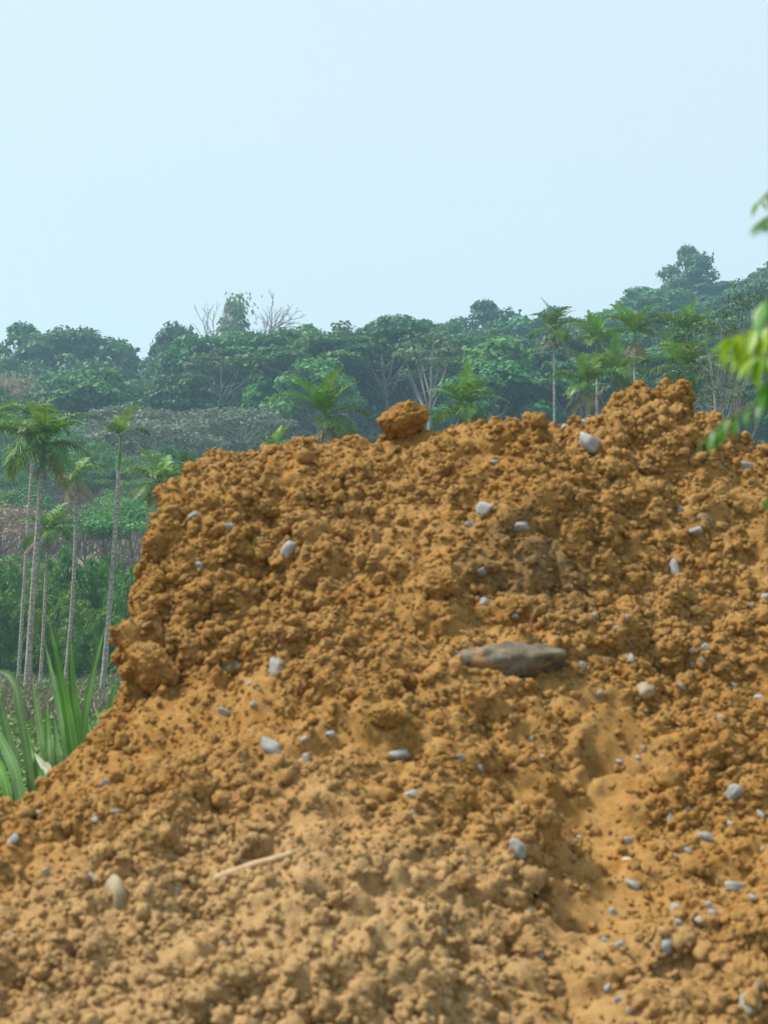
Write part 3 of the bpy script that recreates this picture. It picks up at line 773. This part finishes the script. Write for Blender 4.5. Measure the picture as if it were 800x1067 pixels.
# dry scrub on the left slope
n_ = 110000
uy = rng.uniform(98, 200, n_); ux = uy * rng.uniform(-.40, .36, n_)
keep = vnoise(np.stack([ux / 6, uy / 6, ux * 0], 1), 3) > -.35; ux, uy = ux[keep], uy[keep]; n_ = len(ux)
C = np.stack([ux, uy, terrain(ux, uy) - .1], 1); D = rng.normal(size=(n_, 3)) * .55 + np.array([0, 0, 1])
V, F = dir_leaves(C, D, rng.uniform(.5, 1.7, n_), rng.uniform(.08, .25, n_), rng)
o = obj("dry_scrub", mesh_np("dry_scrub", V, F, M_scrub)); o["kind"] = "stuff"
tag(o, "leafless pinkish brown scrub covering the lower hill slope behind the palms", "scrub")

# thin wispy trees near the right end of the heap
def trunk_tree(px0, ytop, Y_, label, seed, mat=M_pale, leafy=True):
    x = (px0 - 400) / FPX * Y_; z0 = T1(x, Y_); H = pt(px0, ytop, Y_)[2] - z0
    t_, c_ = tree_proto(seed, H, 1.5, H * .55, 26, 1100, .17, .6, 0, M_olive, mat, tr=.06, spread=1.3, limb=.4)
    o = thing("wispy_tree", label, "tree", (x, Y_, z0), 0, 1)
    obj("trunk", t_, o); obj("crown", c_, o)
trunk_tree(749, 268, 66, "thin pale trunked sparse tree behind the crowded palms", 61)
trunk_tree(788, 232, 74, "taller wispy olive leaved tree behind the nearby compound leaves", 62, M_bark)

# ------------------------------------------------------------------ bamboo
def bamboo_proto(seed, H, n_culm, nleaf):
    rg = np.random.default_rng(seed); cu = []; C, D = [], []
    for i in range(n_culm):
        a = rg.uniform(0, 6.28); r0 = rg.uniform(0, .8); out = rg.uniform(.12, .42) * H * .8; h = H * rg.uniform(.7, 1.0)
        t = np.linspace(0, 1, 9)
        rad = r0 + out * t ** 2.4
        p = np.stack([rad * math.cos(a), rad * math.sin(a), h * (1.12 * t - .16 * t ** 4) - .2], 1)
        m_ = MB(); m_.tube(p, .035 * (1.1 - t), 5); cu.append(m_.mesh("culm", M_culm, True))
        k = nleaf // n_culm; nsp = 16; spt = np.linspace(.14, 1, nsp); spo = rg.normal(size=(nsp, 3)) * np.array([.6, .6, .25]); sid = rg.integers(0, nsp, k); tt_ = np.clip(spt[sid] + rg.normal(size=k) * .012, 0, 1)
        q = np.stack([np.interp(tt_, t, p[:, j]) for j in range(3)], 1)
        off = (spo[sid] * rg.uniform(.1, 1.1, (k, 1)) + rg.normal(size=(k, 3)) * np.array([.16, .16, .1])) * (.5 + .7 * np.sin(tt_ * 3))[:, None]; off[:, 2] -= .35 * (off[:, :2] ** 2).sum(1)
        C.append(q + off); D.append(off * .8 + np.array([math.cos(a) * .3, math.sin(a) * .3, -.45]) + rg.normal(size=(k, 3)) * .25)
    C = np.concatenate(C); D = np.concatenate(D)
    V, F = dir_leaves(C, D, rg.uniform(.25, .5, len(C)), rg.uniform(.05, .1, len(C)), rg, .1)
    return cu, mesh_np("foliage", V, F, M_bam)
BAM = [bamboo_proto(70, 8, 12, 9000), bamboo_proto(71, 8, 10, 8000), bamboo_proto(72, 8, 11, 8500)]
def bamboo(px, ytop, Y_, v, label, sw=1.0, group=None):
    x = (px - 400) / FPX * Y_; z0 = T1(x, Y_); s = (pt(px, ytop, Y_)[2] - z0) / 7.9
    o = thing("bamboo_clump", label, "bamboo", (x, Y_, z0), rng.uniform(0, 6.28), (s * sw, s * sw, s), group)
    for c in BAM[v][0]: obj("culm", c, o)
    obj("foliage", BAM[v][1], o)
bl, bgp = "leafy green bamboo clump standing behind the slender palm trunks", "bamboo clumps behind the palm trunks"
for px, yt, Y_, v in [(-5, 575, 84, 0), (22, 562, 92, 1), (55, 600, 80, 2), (78, 568, 90, 0), (100, 558, 94, 1), (110, 600, 86, 2), (142, 580, 84, 0), (165, 575, 90, 1), (35, 585, 86, 2), (-30, 580, 90, 1), (190, 580, 88, 2), (225, 585, 92, 0), (260, 578, 90, 1), (300, 585, 88, 2), (90, 590, 96, 0), (125, 575, 97, 1)]:
    near = min([(28, "the broadest crowned palm"), (48, "the short drooping palm"), (70, "the dead fronded slim palm"), (108, "the tall slim palm"), (150, "the heap's left flank"), (190, "the heap's left corner"), (262, "the middle of the heap")], key=lambda m: abs(m[0] - px))[1]
    bamboo(px, yt, Y_, v, "leafy green bamboo clump " + ("close" if Y_ < 87 else "well back" if Y_ > 91 else "a little way") + " behind " + near, .8, bgp)
bamboo(84, 640, 76, 2, "low yellow green bamboo tuft in front of the taller bamboo clumps", .9)

# ------------------------------------------------------------------ weeds on the flat ground
n_ = 150000
uy = 9 + 91 * rng.random(n_) ** 1.6; ux = uy * rng.uniform(-.46, .3, n_)
keep = (fbm(np.stack([ux / 2.2, uy / 2.2, ux * 0], 1), 2, 66) > -.3); ux, uy = ux[keep], uy[keep]; n_ = len(ux)
sz = (.05 + .0022 * uy) * rng.uniform(.6, 1.6, n_)
hz = np.abs(rng.normal(size=n_)) * (.10 + .14 * sstep(-.2, .5, fbm(np.stack([ux / 1.3, uy / 1.3, ux * 0], 1), 2, 67)))
V, F = leaf_quads(np.stack([ux, uy, terrain(ux, uy) + hz], 1), rng.normal(size=(n_, 3)) * .8 + np.array([0, -.2, .8]), sz, sz * .6, rng)
o = obj("weeds", mesh_np("weeds", V, F, M_weed)); o["kind"] = "stuff"
tag(o, "low green weeds covering the flat ground around the palm trunks", "weeds")
n_ = 36000
uy = 30 + 68 * rng.random(n_); ux = uy * rng.uniform(-.42, .3, n_)
C = np.stack([ux, uy, terrain(ux, uy) - .02], 1)
V, F = dir_leaves(C, rng.normal(size=(n_, 3)) * .5 + np.array([0, 0, 1]), rng.uniform(.2, .7, n_), rng.uniform(.03, .07, n_), rng, .1)
o = obj("dry_grass", mesh_np("dry_grass", V, F, M_scrub)); o["kind"] = "stuff"
tag(o, "dry brown grass stalks standing among weeds below the bamboo", "grass")

# ------------------------------------------------------------------ palms
def frond_mesh(seed, L, el0, bend, mat, droop=.35, ll=.64, n=46, stiff=.6, wid=.052):
    """pinnate frond along +X: el0 start angle above level, bend how far it arches over"""
    rg = np.random.default_rng(seed)
    s = np.linspace(0, 1, 15); ang = el0 - bend * s ** 1.4
    dx, dz = np.cos(ang), np.sin(ang)
    px_ = np.concatenate([[0], np.cumsum((dx[1:] + dx[:-1]) / 2)]) * L / 14; pz_ = np.concatenate([[0], np.cumsum((dz[1:] + dz[:-1]) / 2)]) * L / 14
    Rch = np.stack([px_, px_ * 0, pz_], 1)
    m_ = MB(); m_.tube(Rch, .022 * (1.1 - s), 5)
    t = np.linspace(.14, .995, n); V, F = [], []
    for side in (-1, 1):
        b = np.stack([np.interp(t, s, Rch[:, j]) for j in range(3)], 1); a = np.interp(t, s, ang)
        fw = np.stack([np.cos(a), a * 0, np.sin(a)], 1); up = np.stack([-np.sin(a), a * 0, np.cos(a)], 1)
        sw = np.array([0, side, 0.])
        k = (stiff * (.55 + .5 * t))[:, None]
        d_ = sw * (1 - .35 * k) + fw * k + up * .38 + rg.normal(size=(n, 3)) * .10
        d_ /= np.linalg.norm(d_, axis=1)[:, None]
        ln = ll * np.sin(np.clip(t * 1.05, 0, 1) ** .7 * 2.65 + .35).clip(.25) * rg.uniform(.85, 1.1, n)
        w_ = np.cross(d_, up); w_ /= np.linalg.norm(w_, axis=1)[:, None]
        m1 = b + d_ * (ln * .5)[:, None]; m1[:, 2] -= ln * droop * .18
        e1 = b + d_ * (ln * .93)[:, None]; e1[:, 2] -= ln * droop * rg.uniform(.7, 1.1, n)
        h = wid * rg.uniform(.7, 1.1, n)[:, None] / 2
        V.append(np.stack([b - w_ * h * .6, b + w_ * h * .6, m1 + w_ * h, m1 - w_ * h, e1 + w_ * h * .15, e1 - w_ * h * .15], 1).reshape(-1, 3))
    V = np.concatenate(V); i6 = np.arange(0, len(V), 6)[:, None]
    F = np.concatenate([i6 + np.array([[0, 1, 2, 3]]), i6 + np.array([[3, 2, 4, 5]])])
    m_.add(V, F)
    return m_.mesh("frond", mat)
FR_UP = [frond_mesh(1, 1.5, R(76), R(35), M_palmy, .1, .5, stiff=.7, n=30, wid=.045), frond_mesh(2, 1.6, R(62), R(45), M_palmy, .25, .55, stiff=.62, n=30, wid=.045)]
FR_MID = [frond_mesh(3, 1.75, R(58), R(85), M_palm, .4), frond_mesh(4, 1.7, R(48), R(95), M_palm, .5), frond_mesh(5, 1.8, R(40), R(75), M_palm, .45), frond_mesh(10, 1.75, R(52), R(70), M_palmy, .35)]
FR_LOW = [frond_mesh(6, 1.7, R(20), R(85), M_palm, .6), frond_mesh(7, 1.65, R(8), R(80), M_palm, .65)]
FR_DEAD = [frond_mesh(8, 1.4, R(-25), R(60), M_pdead, .9, .42, 22, wid=.035), frond_mesh(9, 1.3, R(-45), R(45), M_pdead, .8, .4, 20, wid=.035)]
def palm(pxt, pyt, pxb, Y_, label, s=1.0, up=2, mid=5, low=3, dead=1, az0=0., shaft=.8, tr=.1, tmat=M_ptrunk, name="areca_palm"):
    """trunk top (below the green shaft) seen at (pxt, pyt); foot at pixel column pxb"""
    top = pt(pxt, pyt, Y_); xb = (pxb - 400) / FPX * Y_; zb = T1(xb, Y_)
    rg = np.random.default_rng(int(pxt * 7 + pyt))
    o = thing(name, label, "palm", (xb, Y_, zb))
    v = np.array([top[0] - xb, 0, top[2] - zb]); t = np.linspace(0, 1, 14)[:, None]
    p = v * t + np.array([1, .6, 0]) * np.sin(t * 3.14) * rg.uniform(-.12, .12) + np.array([0, 0, -.3]) * (1 - t)
    m_ = MB(); rr_ = np.interp(t[:, 0], [0, .03, .12, 1], [1.5, 1.25, 1.05, .8]) * tr; m_.tube(p, rr_, 9)
    obj("trunk", m_.mesh("trunk", tmat, True), o)
    if up + mid + low == 0: return o
    d_ = p[-1] - p[-3]; d_ /= np.linalg.norm(d_)
    q = p[-1] + d_ * np.linspace(-.05, shaft, 6)[:, None] * s
    m_ = MB(); m_.tube(q, np.array([.08, .11, .105, .085, .065, .04]) * s, 8); obj("crownshaft", m_.mesh("crownshaft", M_shaft, True), o)
    ga, k = 2.39996, 0
    for lst, n_, hk in ((FR_UP, up, 1.0), (FR_MID, mid, .95), (FR_LOW, low, .85), (FR_DEAD, dead, .4)):
        for i in range(n_):
            az = az0 + ga * k + rg.uniform(-.2, .2); k += 1
            c = p[-1] + d_ * (shaft * hk) * s
            obj("dead_frond" if lst is FR_DEAD else "frond", lst[int(rg.integers(0, 99)) % len(lst)], o, c, (rg.uniform(-.15, .15), rg.uniform(-.12, .12), az), s * 1.25 * rg.uniform(.88, 1.08))
    if shaft > .4 and dead >= 1:     # hanging fruit stalk
        m_ = MB()
        for i in range(9):
            a = rg.uniform(0, 6.28); u = np.linspace(0, 1, 5); r_ = rg.uniform(.2, .4) * s
            m_.tube(np.stack([p[-1, 0] + r_ * np.cos(a) * u, p[-1, 1] + r_ * np.sin(a) * u, p[-1, 2] + .05 - .45 * s * u ** 2], 1), .018, 4)
        obj("flower_stalk", m_.mesh("flower_stalk", M_pdead), o)
    return o
palm(44, 488, 30, 56, "tall palm with the broadest drooping crown beside the bamboo", 1.15, 1, 8, 6, 1, 2.6, .95, .115)
palm(36, 452, 22, 78, "palm with small crown peeking up behind the broadest palm crown", 1.05, 1, 5, 3, 1, .4, .8, .1)
palm(80, 505, 70, 70, "slim palm whose small crown is mostly hanging dead fronds", .85, 1, 2, 2, 5, 1.2, .6, .105)
palm(124, 490, 108, 55, "tall slim palm with few upright fronds and long green shaft beside the heap", .72, 2, 2, 0, 0, -.4, 1.9, .105)
palm(49, 566, 44, 67, "short palm with drooping crown beneath the broadest palm crown", .95, 2, 4, 3, 1, .9, .7, .08)
palm(-13, 462, -16, 62, "palm mostly hidden beyond the scene's edge, only frond tips showing", 1.0, 2, 5, 3, 1, 0., .8, .1)
palm(40, 590, 35, 58, "brown headless dead palm trunk leaning against the tallest palm", 1, 0, 0, 0, 0, tr=.085, tmat=M_pbrown, name="dead_palm_trunk")
palm(170, 520, 166, 60, "palm crown half hidden behind the heap's steep left flank", .95, 2, 5, 4, 1, 1.5, .7, .1)
palm(192, 505, 196, 68, "palm almost wholly behind the heap's left corner, upper fronds showing", .85, 1, 4, 2, 0, 2.5, .7, .1)
palm(340, 452, 345, 56, "palm crown with bright upright fronds and straw coloured dead ones behind the crest", 1.05, 7, 3, 2, 5, .3, .7, .11)
palm(287, 482, 290, 62, "palm with only bright frond tips rising above the crest", .75, 3, 3, 0, 0, 1., .6, .1)
palm(483, 440, 480, 62, "palm crown just above the crest next to the lone perched lump", 1.0, 2, 6, 3, 2, 2.1, .7, .1)
palm(577, 356, 577, 84, "slim palm standing apart with its thin trunk visible above the crest", 1.0, 2, 4, 3, 2, .6, .8, .085)
palm(622, 372, 624, 76, "palm with upright fan of fronds between the slim palm and the shaggy one", 1.0, 5, 4, 1, 1, 1.7, .8, .1)
palm(661, 362, 663, 73, "tall palm with pale shaggy dead fronds under its crown", 1.0, 4, 5, 1, 5, 2.9, .8, .105)
palm(716, 362, 718, 72, "dark crowned palm above a second palm and beside the thin pale tree", 1.0, 5, 5, 2, 1, .2, .8, .1)
palm(611, 412, 611, 68, "low palm with dead fronds resting close above the crest", .95, 5, 4, 1, 5, 1.1, .7, .1)
palm(642, 402, 644, 70, "low palm with arching fronds beneath the shaggy tall palm", 1.0, 2, 6, 3, 2, 2.2, .7, .1)
palm(710, 402, 708, 69, "low wide spreading palm beneath the dark crowned palm", 1.15, 2, 6, 4, 1, .7, .7, .1)

# ------------------------------------------------------------------ tall strap leaved grass behind the heap
def strap_mat(name, c1, c2):
    m, n, out = new_mat(name)
    uv = nd(n, 'ShaderNodeTexCoord'); g = nd(n, 'ShaderNodeNewGeometry'); oi = nd(n, 'ShaderNodeObjectInfo')
    at_ = nd(n, 'ShaderNodeAttribute', attribute_name='across')
    c = mixc(n, ramp(n, noise(n, g.outputs['Position'], 6, 3), .3, .7), c1, c2)
    c = mixc(n, ramp(n, at_.outputs['Fac'], .14, .04), c, (.17, .30, .09))
    hs = nd(n, 'ShaderNodeHueSaturation'); mr = nd(n, 'ShaderNodeMapRange'); mr.inputs[3].default_value = .75; mr.inputs[4].default_value = 1.3
    n.links.new(oi.outputs['Random'], mr.inputs[0]); n.links.new(mr.outputs[0], hs.inputs['Value']); n.links.new(c, hs.inputs['Color'])
    p = nd(n, 'ShaderNodeBsdfPrincipled'); p.inputs['Roughness'].default_value = .55; p.inputs['Specular IOR Level'].default_value = .25; n.links.new(hs.outputs[0], p.inputs['Base Color'])
    tr = nd(n, 'ShaderNodeBsdfTranslucent'); n.links.new(hs.outputs[0], tr.inputs[0])
    mx_ = nd(n, 'ShaderNodeMixShader'); mx_.inputs[0].default_value = .3
    n.links.new(p.outputs[0], mx_.inputs[1]); n.links.new(tr.outputs[0], mx_.inputs[2]); n.links.new(mx_.outputs[0], out.inputs[0]); return m
M_strap = strap_mat("strap_leaf", (.05, .16, .02), (.09, .24, .035))
M_strapb = strap_mat("strap_leaf_bluish", (.075, .17, .05), (.12, .24, .08))
M_strapd = strap_mat("strap_leaf_dry", (.42, .42, .32), (.5, .5, .4))
def spline(P_, n):
    P_ = np.asarray(P_, float); P_ = np.concatenate([[2 * P_[0] - P_[1]], P_, [2 * P_[-1] - P_[-2]]]); out_ = []
    segs = len(P_) - 3
    for u in np.linspace(0, segs - 1e-6, n):
        i = int(u); t = u - i; a, b, c, d_ = P_[i:i + 4]
        out_.append(.5 * (2 * b + (c - a) * t + (2 * a - 5 * b + 4 * c - d_) * t * t + (3 * b - a - 3 * c + d_) * t ** 3))
    return np.array(out_)
def strap(parent, pts_, width, mat, face=0., origin=(0, 0, 0)):
    c = spline(pts_, 22) - np.array(origin); n_ = len(c); s = np.linspace(0, 1, n_)
    T = np.gradient(c, axis=0); T /= np.linalg.norm(T, axis=1)[:, None]
    vw = np.array([math.sin(face), -math.cos(face), .25])
    B = np.cross(T, vw); B /= np.linalg.norm(B, axis=1)[:, None]; U = np.cross(B, T)
    w_ = width * np.interp(s, [0, .3, .6, .85, 1], [.55, .9, 1, .6, .03]) / 2
    cols = [(-1, .28), (-.5, .1), (0, 0), (.5, .1), (1, .28)]
    V = np.stack([c + B * (w_ * k)[:, None] + U * (w_ * h)[:, None] for k, h in cols], 1).reshape(-1, 3)
    F = [(i * 5 + j, i * 5 + j + 1, i * 5 + j + 6, i * 5 + j + 5) for i in range(n_ - 1) for j in range(4)]
    me_ = mesh_np("leaf", V, F, mat, True)
    a_ = me_.attributes.new("across", 'FLOAT', 'POINT'); a_.data.foreach_set("value", np.tile(np.array([1, .5, 0, .5, 1], np.float32), n_))
    return obj("leaf", me_, parent)
LV = [ # pixel way points from the root up, distance, width in px, material
 ([(88, 930), (78, 800), (68, 730), (51, 645)], 6.9, 13, M_strap), ([(84, 930), (74, 800), (62, 735), (47, 668)], 7.1, 10, M_strapb),
 ([(92, 930), (86, 795), (76, 720), (73, 658)], 7.0, 11, M_strap), ([(90, 930), (88, 770), (97, 705), (111, 648)], 7.3, 9, M_strap),
 ([(105, 930), (108, 775), (114, 740), (121, 708)], 7.6, 9, M_strap), ([(110, 930), (110, 770), (105, 750), (98, 735)], 7.7, 8, M_strap),
 ([(60, 930), (50, 805), (42, 755), (34, 708)], 6.8, 10, M_strapb), ([(62, 930), (53, 805), (51, 770), (49, 732)], 6.7, 11, M_strap),
 ([(45, 930), (33, 815), (22, 745), (12, 705), (-12, 698)], 6.5, 10, M_strapb), ([(35, 930), (20, 820), (4, 775), (-18, 735)], 6.4, 12, M_strapb),
 ([(30, 930), (18, 815), (8, 764), (-4, 712)], 6.6, 12, M_strapb), ([(52, 930), (43, 815), (32, 780), (21, 742)], 6.5, 11, M_strap),
 ([(60, 930), (60, 805), (59, 775), (56, 745)], 7.2, 8, M_strapb), ([(100, 930), (97, 780), (95, 768), (92, 752)], 7.4, 7, M_strap),
 ([(70, 930), (53, 812), (45, 797), (36, 784)], 6.3, 9, M_strapd), ([(80, 930), (72, 800), (66, 765), (62, 722)], 7.2, 9, M_strap),
 ([(20, 930), (8, 825), (-6, 790), (-30, 770)], 6.4, 10, M_strap), ([(86, 930), (80, 800), (75, 755), (64, 700)], 7.0, 9, M_strapb)]
ox, oy = (60 - 400) / FPX * 7, 7.0
oz = max(T1(ox, oy), 0) 
gc = thing("strap_grass_clump", "clump of tall green strap leaved grass growing behind the heap's left slope", "grass clump", (ox, oy, oz))
for pts_, Y_, w_, m_ in LV:
    q = [pt(*p, Y_ + .12 * i) for i, p in enumerate(pts_)]
    b = np.array([ox + (q[0][0] - ox) * .5, oy + rng.uniform(-.12, .12), oz - .05])
    strap(gc, [b] + q, w_ / FPX * Y_, m_, rng.uniform(-.5, .5), (ox, oy, oz))

# ------------------------------------------------------------------ sapling with compound leaves beside the camera
M_leafd = leaf_mat("sapling_leaves", (.06, .19, .025), (.10, .27, .04), nscale=9, rand=.15, trans=.4, rough=.4)
M_leafy = leaf_mat("sapling_young_leaves", (.17, .34, .02), (.28, .43, .03), nscale=9, rand=.15, trans=.4, rough=.4)
M_stem = bark_mat("sapling_stem", (.12, .16, .05), (.2, .2, .09), 20)
SX, SY = .80, 2.02
sz0 = max(float(mound_z(np.array([SX]), np.array([SY]))[0]), T1(SX, SY))
sap = thing("sapling", "young sapling with drooping compound leaves reaching over the heap's right side", "sapling", (SX, SY, sz0))
so3 = np.array([SX, SY, sz0])
t = np.linspace(0, 1, 12)
stem = np.stack([.03 * np.sin(t * 4), .02 * np.sin(t * 3), t * (2.42 - sz0) - .04 * (t == 0)], 1)
m_ = MB(); m_.tube(stem, .013 - .008 * t, 8); obj("stem", m_.mesh("stem", M_stem, True), sap)
def leaflet_mesh(seed, mat, asp=.36):
    rg = np.random.default_rng(seed); n_ = 9; s = np.linspace(0, 1, n_)
    w_ = asp * np.sin(np.clip(s, 0, 1) ** .8 * math.pi) ** .75 * .5; w_[-1] = .004; w_[0] = .01
    z = -.18 * s ** 2
    V = np.stack([np.stack([s, w_ * k, z + np.abs(k) * w_ * .3 - .0 * s], 1) for k in (-1, 0, 1)], 1).reshape(-1, 3)
    F = [(i * 3 + j, i * 3 + j + 1, i * 3 + j + 4, i * 3 + j + 3) for i in range(n_ - 1) for j in range(2)]
    return mesh_np("leaflet", V, F, mat, True)
LD, LY, LW = leaflet_mesh(1, M_leafd), leaflet_mesh(2, M_leafy), leaflet_mesh(3, M_leafd, .55)
def compound(pts_, n, Lpx, me_, hang=.6, ang=1.0, s0=.3, term=True):
    """a pinnate leaf: stalk through the points, n pairs of leaflets hanging by 'hang'"""
    q = spline([np.asarray(p) - so3 for p in pts_], 24)
    m_ = MB(); m_.tube(q, np.linspace(.0035, .0012, 24), 5); rc = obj("leaf_stalk", m_.mesh("leaf_stalk", M_stem, True), sap)
    L = Lpx / FPX * 2.0; T = np.gradient(q, axis=0); T /= np.linalg.norm(T, axis=1)[:, None]
    for i, u in enumerate(np.linspace(s0, .97, n)):
        k = u * 23; b = q[int(k)]; f = T[int(k)]
        side = np.cross(f, [0, 0, 1.]); side /= np.linalg.norm(side) + 1e-9
        for sg in (-1, 1):
            d_ = f * (1.2 - ang * .7) + side * sg * ang + np.array([0, 0, -hang]) + rng.normal(size=3) * .15
            d_ /= np.linalg.norm(d_)
            up = np.array([0, 0, 1.]) + side * sg * -.3 - f * .2; yv = np.cross(up, d_); yv /= np.linalg.norm(yv); zv = np.cross(d_, yv)
            o = obj("leaflet", me_, rc)
            o.matrix_local = Matrix.Translation(b) @ Matrix(np.stack([d_, yv, zv], 1).tolist()).to_4x4() @ Matrix.Diagonal((L * rng.uniform(.8, 1.15),) * 3 + (1,))
    if term:
        d_ = T[-1] + np.array([0, 0, -.35]); d_ /= np.linalg.norm(d_); yv = np.cross([0, 0, 1.], d_); yv /= np.linalg.norm(yv); zv = np.cross(d_, yv)
        o = obj("leaflet", me_, rc); o.matrix_local = Matrix.Translation(q[-1]) @ Matrix(np.stack([d_, yv, zv], 1).tolist()).to_4x4() @ Matrix.Diagonal((L,) * 3 + (1,))
def st(z): return so3 + np.array([np.interp(z - sz0, stem[:, 2], stem[:, 0]), np.interp(z - sz0, stem[:, 2], stem[:, 1]), z - sz0])
compound([st(2.28), pt(860, 195, 2.02), pt(810, 195, 2.05), pt(790, 212, 2.08)], 5, 17, LY, .5, .9, .5)
compound([st(2.20), pt(850, 215, 1.98), pt(806, 224, 1.97), pt(790, 232, 1.96)], 5, 20, LD, 1.0, .8, .55)
compound([st(2.05), pt(870, 300, 1.95), pt(825, 295, 1.92), pt(803, 312, 1.90)], 3, 40, LW, .8, .7, .55)
compound([st(1.98), pt(860, 335, 2.0), pt(790, 342, 2.02), pt(760, 352, 2.03)], 5, 32, LY, .9, .8, .5)
compound([st(1.95), pt(870, 350, 1.95), pt(815, 362, 1.92), pt(788, 372, 1.90)], 4, 36, LY, 1.2, .7, .5)
compound([st(2.0), pt(860, 325, 2.05), pt(796, 352, 2.08), pt(770, 364, 2.1)], 5, 30, LY, 1.1, .8, .5)
compound([st(1.96), pt(870, 360, 1.9), pt(815, 385, 1.92), pt(800, 398, 1.93)], 4, 34, LD, 1.0, .8, .5)
compound([st(1.92), pt(860, 412, 2.0), pt(800, 416, 2.0), pt(760, 436, 2.0), pt(738, 452, 2.0)], 8, 25, LD, 1.3, .75, .35)
compound([st(1.82), pt(880, 480, 2.05), pt(830, 495, 2.05), pt(805, 512, 2.05)], 4, 26, LD, .9, .7, .5)
compound([st(2.34), pt(900, 160, 2.2), pt(880, 130, 2.3)], 6, 26, LY, .6, .9, .3)

# ------------------------------------------------------------------ air
hv = np.array([[x, y, z] for x in (-620, 620) for y in (-90, 620) for z in (-4, 128)], float)
hf = [(0, 1, 3, 2), (4, 6, 7, 5), (0, 4, 5, 1), (2, 3, 7, 6), (0, 2, 6, 4), (1, 5, 7, 3)]
m, n, out = new_mat("haze_air")
pv = nd(n, 'ShaderNodeVolumePrincipled'); pv.inputs['Density'].default_value = .00072
pv.inputs['Color'].default_value = (.50, .80, 1.0, 1); pv.inputs['Anisotropy'].default_value = .2
n.links.new(pv.outputs[0], out.inputs['Volume'])
ho = obj("haze", mesh_np("haze", hv, hf, m)); ho["kind"] = "stuff"
tag(ho, "pale blue haze filling the air over the forest hillside", "haze")
